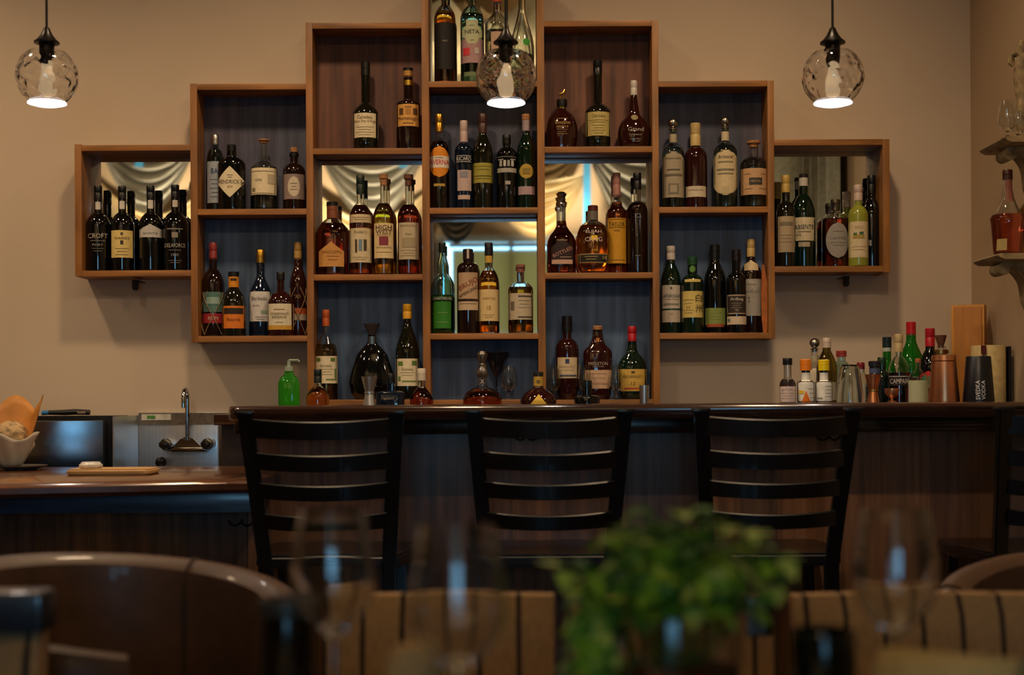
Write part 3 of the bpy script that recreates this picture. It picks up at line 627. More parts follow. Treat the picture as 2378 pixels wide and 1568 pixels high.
bottle('4a', 1472, 188, 38, 300, 0, 8, (222, 8, foil('d0c8bc'), ''), MAR, 'bulbous orange liqueur bottle with white capsule and printed text', prof=[(34, 339), (37, 328), (38, 312), (36, 298), (30, 284), (20, 274), (14, 268), (12, 258), (10, 245), (7.5, 228)], texts=[('Grand', 2, 305, 36, 9, 'b8ae9c'), ('Liqueur', 2, 318, 28, 6, 'a89e8c')], lines=prt(328, 26, 2, 5, '9a907e', 2), labels=[(269, 283, 8, '8f8460', 'oval')])
# --- column four, mirror
bottle('4b', 1304, 446, 33, 556, 0, 9, (482, 13, CHROME, 'ornate'), CLEAR, 'dark bourbon decanter with glass topped pourer and slanted ribbon label', prof=[(33, 632), (33, 622), (33, 562), (28, 549), (18, 536), (12, 526), (10, 512), (10, 500), (10, 484)], labels=[(556, 612, 25, '2a1610', 'peak'), (606, 616, 24, 'c49c84')], texts=[('BOTTLED', 1, 588, 48, 8, 'c08878', .42)], lines=[(0, 561, 24, 1.5, 'b09a70'), (8, 600, 26, 1.2, 'c8a890')], liquid=(514, DEEPR), ex=3.0)
bottle('4b', 1377, 478, 37, 545, 0, 10, (490, 12, foil('5c2018'), ''), CLEAR, 'rounded amber bourbon bottle with embossed letters and black strip label', prof=[(30, 632), (35, 620), (38, 600), (38, 560), (36, 540), (30, 526), (20, 518), (12, 514), (11.5, 510), (11, 492)], rings=[(491, 512, 12, foil('6f675c'))], labels=[(592, 613, 37, 'a8925c'), (594, 611, 34, '2a251c')], texts=[('ELIJAH', 0, 542, 36, 9, 'd8c0b0'), ('CRAIG', 0, 559, 40, 10, 'd8c0b0'), ('18', 26, 601, 10, 8, 'c8b07a')], lines=[(-6, 599, 30, 1.4, 'a8925c'), (-6, 605, 24, 1.4, 'a8925c')], liquid=(524, AMBER), Y=5.098)
bottle('4b', 1432, 402, 24, 494, 0, 9, (458, 9.5, foil('a8766a'), ''), CLEAR, 'tall red amber whiskey bottle with full length yellow label', prof=[(23, 632), (23.5, 625), (23, 500), (22, 490), (16, 483), (13, 478), (12, 470), (11, 460)], labels=[(509, 614, 21, 'c9921e')], texts=[('TAYLOR', 0, 523, 36, 10, '4a3810')], lines=[(0, 512, 38, 1, '6a5010'), (0, 531, 38, 1, '6a5010'), (0, 538, 14, 3, '8a6a18'), (0, 606, 36, 1, '6a5010')], liquid=(470, REDA), Y=5.132)
bottle('4b', 1480, 402, 24, 492, 468, 9, (440, 9.5, BLACKP, ''), CLEAR, 'very dark whiskey bottle with pale etched swirl beside the upright', lines=[(0, 500, 14, 2, '6a6460'), (4, 508, 10, 2, '6a6460'), (0, 596, 12, 2, '6a6460')], liquid=(472, M('near_black_liquid', '3a140c', .05, trans=.7, noise=0)), sl=.2)
# --- column four, lower
bottle('4c', 1317, 734, 27, 812, 786, 10, (771, 12, foil('121014'), ''), MAR, 'round shouldered dark red whiskey bottle with black capsule and blue sealed label', labels=[(831, 879, 26, 'd6bd94')], texts=[('SINGLE POT', 0, 852, 36, 5, 'a89070')], lines=[(0, 840, 9, 10, '2a3c5c'), (2, 873, 38, 4, '4a5468'), (0, 860, 30, 1, 'a89070')], foot=20, sl=.2, Y=5.126)
bottle('4c', 1388, 757, 34, 822, 0, 9, (766, 11, CORK, ''), MAR, 'sloping square shouldered whiskey bottle with printed name and cream label', prof=[(28, 927), (30, 915), (32, 880), (34, 822), (31, 813), (20, 803), (14, 792), (11, 775), (10.5, 768)], labels=[(860, 903, 30, 'cba684')], texts=[('MIDLETON', 0, 845, 44, 7, 'b8a490'), ('VERY RARE', 0, 852, 26, 3, 'a8947e')], lines=prt(868, 36, 2, 10, 'a8886a')+[(0, 891, 44, 3, 'a8866a'), (0, 790, 8, 9, 'b0702c')], ex=2.5, Y=5.134, flat=.55)
bottle('4c', 1468, 758, 33, 854, 0, 10, (793, 10, foil('b01a24'), ''), GRNB, 'dark green whiskey bottle with red capsule and yellow label', prof=[(26, 927), (28, 918), (33, 890), (33.5, 856), (31, 843), (24, 831), (15, 822), (11.5, 812), (10, 800), (10, 794)], labels=[(858, 909, 32, 'cda84c'), (901, 905, 20, 'b8502a')], texts=[('REDBREAST', 0, 875, 44, 6, '7a5a20'), ('12', 0, 891, 11, 8, '7a5a20')], lines=[(0, 865, 8, 5, '4a3a20')], Y=5.132, flat=.64)
# --- column five, upper
bottle('5a', 1563, 275, 26, 362, 332, 9, (308, 12, SILVER, 'ball'), CLEARB, 'clear tequila bottle with silver ball stopper and dim arched label, leftmost', labels=[(356, 462, 25, 'a89a80', 'arch'), (313, 332, 10.5, 'b0a488')], texts=[('Reposado', 0, 372, 34, 6, '4a4438')], lines=[(0, 398, 30, 3, '5a5444'), (0, 410, 40, 5, '6a6250'), (0, 442, 24, 24, '7a7260'), (0, 442, 16, 16, 'a89a80')], liquid=(345, PALEL), group='tequila bottles with ball stoppers', Y=5.104)
bottle('5a', 1615, 287, 27, 368, 342, 10, (340, 12, foil('cdb274'), ''), MAR, 'dark bottle dipped in cream wax with small white label', labels=[(436, 461, 27, 'd0c0a4')], texts=[('mezcal', 0, 444, 34, 4, '8a8068')], sl=.25, Y=5.122)
bottle('5a', 1684, 271, 28, 358, 330, 9, (304, 12, SILVER, 'ball'), CLEARB, 'clear tequila bottle with silver ball stopper and bright cream label', labels=[(353, 457, 27, 'd6c196', 'uarch'), (307, 328, 11, 'd0bf9a')], texts=[('Artisanal', 0, 368, 34, 8, '4a4438')], lines=[(0, 380, 34, 3, '8a8468'), (0, 398, 40, 4, '7a765c'), (0, 407, 36, 3, '8a8468'), (0, 446, 16, 16, 'bfae84')], liquid=(340, PALEL), group='tequila bottles with ball stoppers')
bottle('5a', 1750, 328, 31, 386, 364, 11, (343, 16, CORK, 'stopper'), CLEAR, 'wide clear spirit bottle with cork stopper and branch pattern label', labels=[(395, 456, 31, 'c69e72')], texts=[('MEZCAL', 0, 425, 24, 5, 'c69e72')], lines=[(0, 425, 30, 16, '3a3830'), (-18, 408, 14, 1, '7a5c40'), (16, 442, 18, 1, '7a5c40'), (-16, 442, 16, 1, '7a5c40'), (18, 408, 12, 1, '7a5c40')], liquid=(372, PALEL), sl=.2)
# --- column five, lower
bottle('5b', 1558, 572, 24, 660, 612, 9.5, (604, 10, foil('d0c4b8'), ''), GRNB, 'green whisky bottle with white capsule and two part white label', labels=[(664, 718, 24, 'c2b6a4'), (722, 750, 24, 'b8a894')], texts=[('LAPHROAIG', 0, 689, 44, 8, '4a4a40'), ('10', 0, 731, 6, 5, '5a5a4c')], lines=[(0, 720, 46, 2.5, '1c4034'), (0, 671, 4, 5, '4a4a40'), (0, 697, 36, 1, '7a7264'), (0, 708, 36, 4, '8a8272')], sl=.5, Y=5.126)
bottle('5b', 1608, 597, 26, 660, 638, 11, (616, 11.5, foil('1e4a2c'), ''), GRNB, 'green japanese whisky bottle with brush characters on yellow label', labels=[(678, 739, 27, 'd0b868'), (650, 657, 18, 'c9b060', 'arch'), (618, 634, 7, '5a8a3c', 'oval')], texts=[('\u767d', 14, 694, 15, 17, '2a2618'), ('\u5dde', 14, 718, 16, 17, '2a2618'), ('12', -10, 715, 8, 6, '5a5030')], lines=prt(698, 24, 2, 8, '8a7a48', -10)+prt(722, 24, 2, 6, '8a7a48', -10), sl=.2, Y=5.098)
bottle('5b', 1660, 569, 26, 656, 610, 11, (600, 11.5, foil('0e100e'), ''), BLK, 'black whisky bottle with low olive green label', labels=[(717, 756, 23, '7f8c44'), (754, 761, 20, 'a04a24')], lines=prt(728, 24, 3, 7, '98a45c'), sl=.6, Y=5.124)
bottle('5b', 1710, 580, 23, 654, 632, 10, (606, 10.5, foil('1c1418'), ''), BLK, 'black whisky bottle with framed dark label above a cream strip', labels=[(686, 731, 22, 'a8987c'), (689, 728, 19.5, '352820'), (736, 755, 22, 'cdb89a')], texts=[('Ardbeg', 0, 697, 30, 9, 'd0c8b8'), ('TEN', 0, 722, 9, 5, 'b0a48c')], lines=prt(706, 24, 3, 5, '9a8e78')+[(-18, 745, 5, 7, '5a6a5c')], sl=.3, Y=5.085)
bottle('5b', 1744, 556, 24, 638, 605, 9, (597, 9.5, foil('c2a468'), ''), BRN, 'sherry dark whisky bottle with gold capsule and white triangle neck label', labels=[(650, 735, 22, 'aaa294'), (606, 630, 16, 'c9b48c', 'peak')], texts=[('12', -8, 697, 10, 12, '6a6458'), ('MACALLAN', 0, 678, 38, 6, '7a7468')], lines=prt(662, 20, 1, 5, '7a7468'), sl=.5, Y=5.132)
c = P(1777, 700, 5.08); bm = bmesh.new()
s_ = 5.08/F
prism(bm, [(-5*s_, 0), (3*s_, 0), (8*s_, 60*s_), (7*s_, 100*s_), (-2*s_, 158*s_), (-7*s_, 158*s_), (-9*s_, 90*s_), (-8*s_, 30*s_)], .006, 0)
o = mesh_obj('orange_strip', bm, M('orange_leather', 'b8641c', .5, noise=.2, scale=30)); o.location = (c.x, 5.08, CELLS['5b']+.0005)
tag(o, 'narrow orange strip propped against the right upright beside whisky bottles', 'strip')
# --- far right box
bottle('OR', 1825, 408, 22, 500, 468, 9, (448, 10, foil('c2a054'), ''), OLV, 'wine bottle with dull gold capsule and beige label, leftmost in right mirrored box', labels=[(505, 588, 19, 'b09c7c')], lines=[(0, 522, 30, 8, '7a7058')]+prt(548, 26, 3, 8, '958468'), Y=5.09)
bottle('OR', 1866, 405, 27, 498, 452, 10, (414, 10.5, foil('2a241c'), ''), GRNB, 'green absinthe bottle with white collar and rounded cream label', labels=[(508, 562, 27, 'dccca6', 'round'), (565, 576, 13, 'b8a68c')], texts=[('ABSENTE', 0, 530, 44, 10, '2c3440'), ('55', -12, 548, 10, 5, '5a5444')], rings=[(414, 433, 10.4, foil('cfc4b8'))], lines=[(0, 541, 30, 1.2, '6a6454')], Y=5.13)
bottle('OR', 1940, 464, 33, 518, 0, 10, (489, 11, foil('8a7a64', 1), 'stopper'), CLEAR, 'round shouldered flip top liqueur bottle with ornate silver oval label', prof=[(31, 618), (31.5, 610), (31.5, 520), (29, 508), (22, 500), (12, 496), (9, 492), (9, 486)], labels=[(520, 602, 26, '9a938a', 'oval')], texts=[('LIQUEUR', 0, 556, 36, 6, '6a645c')], lines=prt(566, 34, 2, 6, '7a746a')+prt(540, 24, 1, 6, '7a746a'), liquid=(509, DEEPR), Y=5.125)
bottle('OR', 1993, 430, 23, 503, 478, 9, (467, 10, foil('cdb4a4'), ''), PIST, 'pistachio green liqueur bottle with pink white cap and fruit label', labels=[(517, 600, 22, 'd6c39c')], texts=[('NOCELLO', 0, 530, 18, 6, 'a8966c')], lines=[(0, 552, 26, 8, 'a8903c'), (-8, 546, 8, 6, '4a6a3c'), (6, 544, 10, 6, '3f6248')]+prt(575, 34, 2, 7, 'a8966c'), Y=5.085)
bottle('OR', 2024, 408, 22, 500, 462, 9, (450, 9.5, foil('0f0e12'), ''), BLK, 'tall black bottle at the right side of the right mirrored box', labels=[(560, 573, 6, 'b0a4a0', 'rect', -8)], sl=.5, Y=5.135)

# ------------------------------------------------------------------ glasses and things between bar and shelves
def stem_glass(name, c, H, rim, bowl, foot, label, mat=CLEAR, group=None, hs=.35, cat='glass', loc=None, top=1.0, tk=.0012, hb=.55):
    """profile: foot, stem up to hs*H, bowl widest at hb*H"""
    out = [(0, 0), (foot, 0), (foot, .0015), (foot*.5, .004), (.0045, .01), (.0035, hs*H*.5), (.004, hs*H-.004)]
    bw = []
    for i in range(1, 15):
        u = i/14; z = hs*H+(1-hs)*H*u; ub = (hb-hs)/(1-hs)
        if u < ub: r = .004+(bowl-.004)*math.sin(u/ub*PI/2)**.75
        else: r = bowl+(rim-bowl)*((u-ub)/(1-ub))**1.5
        bw.append((r, z))
    inner = [(max(r-tk, .0005), z+.001 if i < 13 else z) for i, (r, z) in enumerate(bw)]
    root = empty(name, c); tag(root, label, cat, group)
    bm = bmesh.new(); lathe(bm, out+bw+list(reversed(inner))+[(0, inner[0][1]-.0002)], 40)
    return root, bm
def sg(*a, **k):
    root, bm = stem_glass(*a, **k); mesh_obj('glass_body', bm, k.get('mat', CLEAR), root); return root
ZS = CELLS['2c']
gg = 'tasting glasses on the lower shelf'
for (px, lb) in ((1286, 'small tulip tasting glass left of the black capped whiskey'), (1358, 'small tulip tasting glass between two lower shelf whiskeys'), (1431, 'small tulip tasting glass left of the red capped whiskey')):
    c = P(px, 900, 5.079)
    sg('tasting_glass', (c.x, 5.079, ZS+.0003), .118, .019, .026, .021, lb, group=gg, hs=.2, hb=.45)
c = P(1181, 900, 5.085); sg('snifter_glass', (c.x, 5.085, ZS+.0003), .118, .022, .033, .024, 'small snifter glass right of the dark cocktail glass', hs=.22, hb=.5)
SMOKE = M('smoky_glass', '35333c', .05, trans=.7, noise=0)
c = P(1153, 900, 5.12)
latheo('cocktail_glass', [(0, 0), (.028, 0), (.028, .0015), (.006, .005), (.003, .012), (.003, .075), (.012, .09), (.02, .105), (.028, .13), (.043, .150), (.045, .168), (.043, .168), (.040, .150), (.026, .132), (.016, .11), (0, .098)], SMOKE, None, (c.x, 5.127, ZS+.0003))
tag([o for o in COL.objects if o.name == 'cocktail_glass'][0], 'dark smoky cocktail glass at the back of the low centre niche', 'glass')
BCZ = 1.04
bottle(None, 738, 858, 27, 925, 895, 8, (890, 9, foil('16221e'), ''), CLEAR, 'small amber bottle with dark cap before the lower left niche', base=BCZ, Y=4.93, liquid=(903, AMBER), sl=.6)
bottle(None, 907, 868, 33, 913, 908, 9, (892, 9.5, BLACKP, ''), BLUB, 'square midnight blue bottle with short neck behind the jigger', base=BCZ, Y=4.93, ex=6, sl=.05)
bottle(None, 979, 856, 27, 932, 897, 8, (884, 10, foil('d0c4ae'), ''), CLEAR, 'small dark liqueur bottle with white cap before the divider', base=BCZ, Y=4.93, liquid=(900, DEEPR), sl=.7)
bottle(None, 1120, 816, 45, 932, 902, 10, (878, 13, SILVER, 'ornate'), CLEAR, 'squat round cognac decanter with tall ornate silver stopper', base=BCZ, Y=4.9, liquid=(903, DEEPR), prof=[(40, 960), (45, 940), (45, 925), (38, 912), (26, 904), (14, 900), (10, 895), (9, 880)], texts=[('X', 0, 886, 9, 9, 'c8b8a0')])
bottle(None, 1250, 864, 42, 932, 902, 11, (873, 12, foil('2a2420'), ''), MAR, 'round dark liqueur bottle with yellow triangular label and gold neck label', base=BCZ, Y=4.9, prof=[(38, 960), (42, 945), (42, 930), (36, 918), (26, 909), (14, 903), (11.5, 898), (11, 880)], labels=[(916, 952, 30, 'd8b040', 'tri'), (875, 897, 11, 'b8963c')], lines=[(0, 887, 8, 8, '6a5a30')])
bottle(None, 1363, 884, 30, 925, 918, 11, (902, 11.5, M('dark_glass_stopper', '1a221e', .12, coat=.4, noise=0), ''), BLK, 'squat black ink-pot bottle with stout glass neck', base=BCZ, Y=4.93, sl=.05, rings=[(896, 900, 12.5, BLACKP)])
c = P(1496, 895, 4.95); s_ = 4.95/F
o = latheo('shot_cup', [(0, 0), (10*s_, 0), (10*s_, .002), (11.5*s_, c.z-BCZ), (10.5*s_, c.z-BCZ), (9*s_, .004), (0, .004)], STEEL, None, (c.x, 4.95, BCZ+.0003)); tag(o, 'small steel shot cup right of the red capped whiskey', 'cup')
def jigger(px, yt, Y, ztab, hwt, mat, label):
    c = P(px, yt, Y); s = Y/F; H = c.z-ztab; r = empty('jigger', (c.x, Y, ztab+.0003)); tag(r, label, 'jigger', 'double ended jiggers on the bar')
    w_ = hwt*s; zm = H*.42
    latheo('upper_cup', [(0, zm+.002), (w_*.52, zm+.002), (w_, H), (w_*.95, H), (w_*.45, zm+.006), (0, zm+.006)], mat, r)
    latheo('lower_cup', [(w_*.78, 0), (w_*.52, zm-.002), (0, zm-.002), (0, zm-.004), (w_*.46, zm-.004), (w_*.73, 0)], mat, r)
    latheo('collar', [(w_*.4, zm-.004), (w_*.62, zm-.003), (w_*.64, zm), (w_*.62, zm+.003), (w_*.4, zm+.004)], BRASS if mat is COPPER else STEEL, r)
BZ = 1.07
jigger(858, 875, 4.5, BZ, 19, STEEL, 'steel jigger on the bar before the black decanter')
jigger(2027, 870, 4.45, BZ, 19, COPPER, 'copper jigger on the bar beside the upturned glass')
# soap
r = tag(empty('soap_bottle', (P(671, 900, 4.95).x, 4.95, BCZ+.0003)), 'green hand soap pump bottle left of the shelf unit', 'soap bottle')
s_ = 4.95/F; z = lambda py: P(671, py, 4.95).z-BCZ
SOAP = M('green_soap', '4fd43a', .05, trans=.85, ior=1.36, noise=0)
latheo('bottle_body', [(0, 0), (24*s_, 0), (25*s_, .004), (25*s_, z(890)), (20*s_, z(878)), (11*s_, z(870)), (10*s_, z(862)), (0, z(862))], SOAP, r, ex=3, flat=.65)
bm = bmesh.new(); lathe(bm, [(0, z(862)), (10*s_, z(862)), (10*s_, z(852)), (4*s_, z(850)), (4*s_, z(838)), (0, z(838))], 16); tube(bm, [(0, 0, z(837)), (22*s_, 0, z(837)), (24*s_, 0, z(841))], .004); mesh_obj('pump', bm, M('clear_plastic', 'cfe0c8', .2, trans=.6, noise=0), r)

# ------------------------------------------------------------------ right-hand cluster
rb = 'bitters bottles on the bar'
bottle(None, 1829, 832, 19, 896, 878, 9, (848, 11, BLACKP, ''), CLEAR, 'bitters bottle with black cap and pinkish label, leftmost on the bar', base=BZ, Y=4.46, labels=[(898, 934, 19, 'e0ccc4')], texts=[("BITTERS", 0, 906, 28, 5, '8a5a5a')], lines=prt(914, 30, 3, 6, '8a6a68'), liquid=(882, M('maroon_liquid', '6a1418', .03, trans=1, noise=0)), group=rb, name='bitters_bottle')
bottle(None, 1871, 835, 20, 890, 884, 10, (861, 13, foil('ee8420'), ''), BRN, 'bitters bottle with orange cap and oversized white label', base=BZ, Y=4.46, labels=[(888, 935, 20.5, 'f0ece0'), (866, 886, 10, 'f0ece0'), (908, 935, 11, 'e8791c', 'tri')], lines=[(-10, 911, 12, 7, 'e8c020'), (12, 904, 16, 1, '4a4a44'), (14, 914, 12, 1, '4a4a44'), (14, 924, 10, 1, '4a4a44')], group=rb, name='bitters_bottle', sl=.1)
bottle(None, 1913, 836, 20, 890, 884, 10, (861, 13, foil('f0d010'), ''), BRN, 'bitters bottle with yellow cap and oversized white label', base=BZ, Y=4.46, labels=[(888, 935, 20.5, 'f0ece0'), (866, 886, 10, 'f0ece0')], lines=[(10, 898, 16, 1, '4a4a44'), (10, 906, 16, 1, '4a4a44'), (10, 914, 16, 1, '4a4a44'), (10, 922, 16, 1, '4a4a44'), (-10, 925, 12, 3, '8a8a80')], group=rb, name='bitters_bottle', sl=.1)
bottle(None, 1892, 786, 22, 870, 842, 9, (818, 12, SILVER, 'ball'), CLEAR, 'clear tequila bottle with ball stopper behind the bitters', base=BCZ, Y=5.03, labels=[(856, 920, 20, 'c9bda4', 'arch'), (826, 840, 9.5, 'b0a488')])
bottle(None, 1920, 785, 24, 862, 815, 9.5, (808, 10, foil('ccb8a8'), ''), CLEAR, 'olive gold bottle with white capsule behind the yellow capped bitters', base=BCZ, Y=4.9, liquid=(2500, M('olive_oil', '8a7414', .04, trans=.9, noise=0)), sl=.5, labels=[(888, 930, 23, 'a8a08c')])
bottle(None, 1954, 815, 20, 858, 838, 10, (829, 12, foil('a03a34'), ''), CLEARB, 'pale green bottle with red cap left of upturned glass', base=BCZ, Y=4.95, liquid=(846, PALEL), labels=[(880, 930, 18, 'a8a894')])
bottle(None, 1999, 842, 17, 884, 866, 9, (858, 9, foil('7a1c1c'), ''), CLEAR, 'short bottle with dark red cap right of upturned glass', base=BCZ, Y=4.93, labels=[(890, 930, 15, 'b0a894')])
bottle(None, 2031, 839, 21, 905, 872, 12, (850, 14, foil('23202c'), ''), BLUB, 'bottle with indigo domed stopper behind the copper jigger', base=BCZ, Y=4.87, labels=[(856, 868, 11, '4a5478')])
bottle(None, 2048, 830, 18, 885, 860, 9, (848, 10, foil('173a20'), ''), GRNB, 'short green black bottle behind the copper jigger', base=BCZ, Y=4.95)
bottle(None, 2060, 783, 22, 880, 838, 9.5, (808, 10.5, foil('1c2c30'), ''), GRNO, 'green vermouth bottle with navy capsule and white collar', base=BCZ, Y=5.1, rings=[(808, 817, 10.3, foil('b8c0b0'))], sl=.6)
bottle(None, 2087, 776, 26, 866, 828, 9, (818, 10, foil('c2a878'), ''), CLEAR, 'aperitif bottle with pale gold capsule and white capitals on dark band', base=BCZ, Y=4.9, labels=[(872, 896, 24, '2c2426')], texts=[('CAMPARI', 0, 886, 42, 11, 'd8d0c4')], lines=[(0, 875, 46, 1.4, 'd8d0c4')], liquid=(866, M('aperitif_red', '7a0c14', .03, trans=1, noise=0)), sl=.4)
bottle(None, 2116, 748, 31, 852, 790, 11, (780, 11, foil('c01c26'), ''), GRNO, 'tallest green bottle with bright red capsule', base=BCZ, Y=4.98, sl=.8, labels=[(878, 925, 28, '3a1c1c')])
bottle(None, 2132, 833, 24, 880, 856, 6, (842, 6.5, foil('b0603a'), ''), CLEAR, 'small clear bottle with pale green label left of copper shaker', base=BCZ, Y=4.82, labels=[(884, 935, 22, 'b9bc98')], sl=.8)
bottle(None, 2160, 763, 26, 858, 812, 10.5, (805, 11, foil('b81c28'), ''), BLK, 'dark artichoke bitter bottle with red capsule and red label', base=BCZ, Y=4.9, labels=[(862, 892, 22, 'c0282c', 'diamond', -6), (908, 935, 20, 'c8242c', 'rect', -6), (872, 900, 12, '4a8060', 'oval', -10)], texts=[('CYNAR', -6, 898, 34, 14, 'e0d4b8', .35)], sl=.5)
bottle(None, 2185, 779, 20, 850, 822, 12, (808, 13, M('dark_cork', '7a4c34'), 'flare'), CLEAR, 'clear bottle with flared stopper behind the copper shaker', base=BCZ, Y=5.09, rings=[(813, 822, 18, BRASS)])
def tumbler(px, yt, Y, ht, hb, label):
    c = P(px, yt, Y); s = Y/F; H = c.z-BZ
    o = latheo('upturned_glass', [(hb*s, 0), (hb*s*.98, .03), (ht*s*1.05, H-.012), (ht*s*.8, H-.002), (0, H), (0, H-.006), (ht*s*.75, H-.008), (ht*s*.9, H-.018), (hb*s*.9, .03), (hb*s*.93, 0)], CLEAR, None, (c.x, Y, BZ+.0003), closed=True)
    tag(o, label, 'glass')
tumbler(1973, 846, 4.42, 22, 31, 'ribbed clear glass standing upside down on the bar')
c = P(2071, 902, 4.42); s_ = 4.42/F
o = latheo('copper_cup', [(0, 0), (.014, 0), (.014, .002), (.004, .006), (.004, .012), (.014, .018), (.022, .03), (.022, .043), (.0205, .043), (.0195, .031), (.012, .021), (0, .017)], COPPER, None, (c.x, 4.42, BZ+.0003)); tag(o, 'tiny copper footed cup between jigger and copper shaker', 'cup')
# shakers
c = P(2192, 825, 4.4); s_ = 4.4/F; H = c.z-BZ
r = tag(empty('copper_shaker', (c.x, 4.4, BZ+.0003)), 'tapered copper cocktail shaker tin upside down with banded top', 'shaker')
latheo('tin', [(35*s_, 0), (35.5*s_, .003), (28*s_, H*.86), (26*s_, H*.87), (0, H*.87), (0, H*.85), (25*s_, H*.85), (34*s_, .0)], COPPER, r, closed=True)
latheo('top_band', [(26*s_, H*.875), (28.5*s_, H*.88), (27.5*s_, H-.001), (26.5*s_, H), (0, H), (0, H*.875)], COPPER, r, closed=True)
c = P(2272, 828, 4.38); s_ = 4.38/F; H = c.z-BZ
r = tag(empty('black_shaker', (c.x, 4.38, BZ+.0003)), 'tapered black shaker tin with vertical white lettering', 'shaker')
R0, R1 = 36*s_, 28*s_
tb = latheo('tin', [(R0, 0), (R0, .003), (R1, H-.002), (R1*.96, H), (0, H), (0, H-.003), (R1*.9, H-.004), (R0*.95, 0)], M('black_vinyl', '10131c', .35), r, closed=True)
bm = bmesh.new()
for (st, off) in (('SVEDKA', -8), ('VODKA', 4)):
    vs, fs = text_mesh(st); nv = []
    for (a, b) in vs:
        lx = off*s_-b*9*s_-4*s_; zz = 27*s_+a*44*s_
        rr = R0+(R1-R0)*zz/H; nv.append(bm.verts.new((lx, -math.sqrt(rr*rr-lx*lx)-.0008, zz)))
    for f in fs: bm.faces.new([nv[i] for i in f])
mesh_obj('lettering', bm, M('ink_white', 'dcdce0', .6, noise=0), tb, smooth=False)
# wooden box and cream tube
a, b = P(2210, 708, 4.93), P(2283, 708, 4.93); H = a.z-BCZ
r = tag(empty('wooden_wine_box', ((a.x+b.x)/2, 4.93, BCZ+.0003)), 'upright honey coloured wooden wine box in the corner', 'box')
W = (b.x-a.x)/2; PINE = M('pine_box', 'c98a34', .55, noise=.12, scale=6, stretch=(8, 8, 1))
D = .09
boxo('box_body', (-W, W, .006, D, 0, H), PINE, r, .001)
boxo('sliding_lid', (-W+.008, W-.008, .0, .007, .008, H-.008), M('pine_lid', 'b5752a', .55, noise=.1, scale=6, stretch=(8, 8, 1)), r, .001)
for q in r.children: pass
bm = bmesh.new(); vs, fs = text_mesh('VINTAGE'); nv = [bm.verts.new((v[0]*.045, -.0006, H*.40+v[1]*.008)) for v in vs]
for f in fs: bm.faces.new([nv[i] for i in f])
mesh_obj('lettering', bm, M('ink_burn', '8a5a20', .7, noise=0), [q for q in r.children if q.name.startswith('sliding')][0], smooth=False)
r.rotation_euler = (0, 0, math.radians(-24))
c = P(2295, 803, 4.78); s_ = 4.78/F; H = c.z-BCZ
r = tag(empty('cream_canister', (c.x, 4.78, BCZ+.0003)), 'cream cylindrical gift tube with dark red strip behind the black shaker', 'canister')
latheo('tube_body', [(0, 0), (39*s_, 0), (39*s_, H-.002), (38*s_, H), (0, H)], M('cream_card', 'c9b077', .6), r)
boxo('red_strip', (-28*s_, -18*s_, -39*s_-.0005, -33*s_, H-.03, H-.001), M('wine_red', '5a1416', .5), r)
boxo('black_backing', (40*s_, 46*s_, -.03, .03, 0, H-.004), BLACKP, r)

# ------------------------------------------------------------------ wall brackets on the right wall
PLAST = M('aged_gilt_plaster', 'a8926a', .7, noise=.25, scale=30)
def console(px, py, Y, label, depth=.25):
    c = P(px, py, Y); x0 = c.x; x1 = X1
    r = tag(empty('wall_console', (X1, Y, c.z)), label, 'shelf', 'carved consoles on the right wall')
    wd = x1-x0
    bm = bmesh.new(); pts = [(-.0005, 0.0), (-wd+.01, 0), (-wd, -.005), (-wd+.006, -.012), (-wd+.02, -.018), (-.0005, -.018)]
    prism(bm, pts, .24, -.12); mesh_obj('shelf_board', bm, PLAST, r)
    pr_ = []
    for i in range(21):
        t_ = i/20; pr_.append((-wd*(.86-.80*t_**.55)+.012*math.sin(t_*9), -.018-.26*t_))
    pts = [(-.0005, -.018)]+[(p[0]-.0, p[1]) for p in pr_]+[(-.0005, -.28)]
    bm = bmesh.new(); prism(bm, pts, .07, -.035)
    bm2 = bm; tube(bm2, [(-wd+.045, -.04, -.04), (-wd+.045, .04, -.04)], .02, 14)
    mesh_obj('carved_bracket', bm, PLAST, r)
    return c.z
zc1 = console(2303, 332, 4.45, 'upper carved wall console holding glasses')
zc2 = console(2288, 597, 4.45, 'lower carved wall console holding an amber bottle')
gl = 'tasting glasses on the upper console'
for k, (px, Y) in enumerate([(2340, 4.38), (2364, 4.43), (2390, 4.38)]):
    c = P(px, 300, Y); sg('console_glass', (c.x, Y, zc1+.0004), .118, .021, .030, .02, ['clear tasting glass nearest the left tip of the upper console', 'clear tasting glass in the middle of the upper console', 'clear tasting glass farthest right on the upper console'][k], group=gl, hs=.2, hb=.45)
bottle(None, 2341, 395, 40, 510, 0, 10, (418, 11.5, foil('3a1410'), ''), CLEAR, 'flared amber herbal liqueur bottle on the lower console', base=zc2+.0004, Y=4.40, liquid=(500, DEEPR), prof=[(32, 588), (33, 582), (38, 520), (40, 508), (36, 500), (24, 485), (16, 465), (11, 440), (10.5, 420)], labels=[(558, 584, 9, 'a89058', 'rect', -22), (420, 470, 8, '7a4838')], name='liqueur_bottle')
bottle(None, 2392, 395, 22, 490, 470, 9, (440, 9, foil('8a6a20'), ''), CLEAR, 'golden bottle at the frame edge behind the amber bottle', base=zc2+.0004, Y=4.52, liquid=(2500, GOLDL), name='liqueur_bottle')
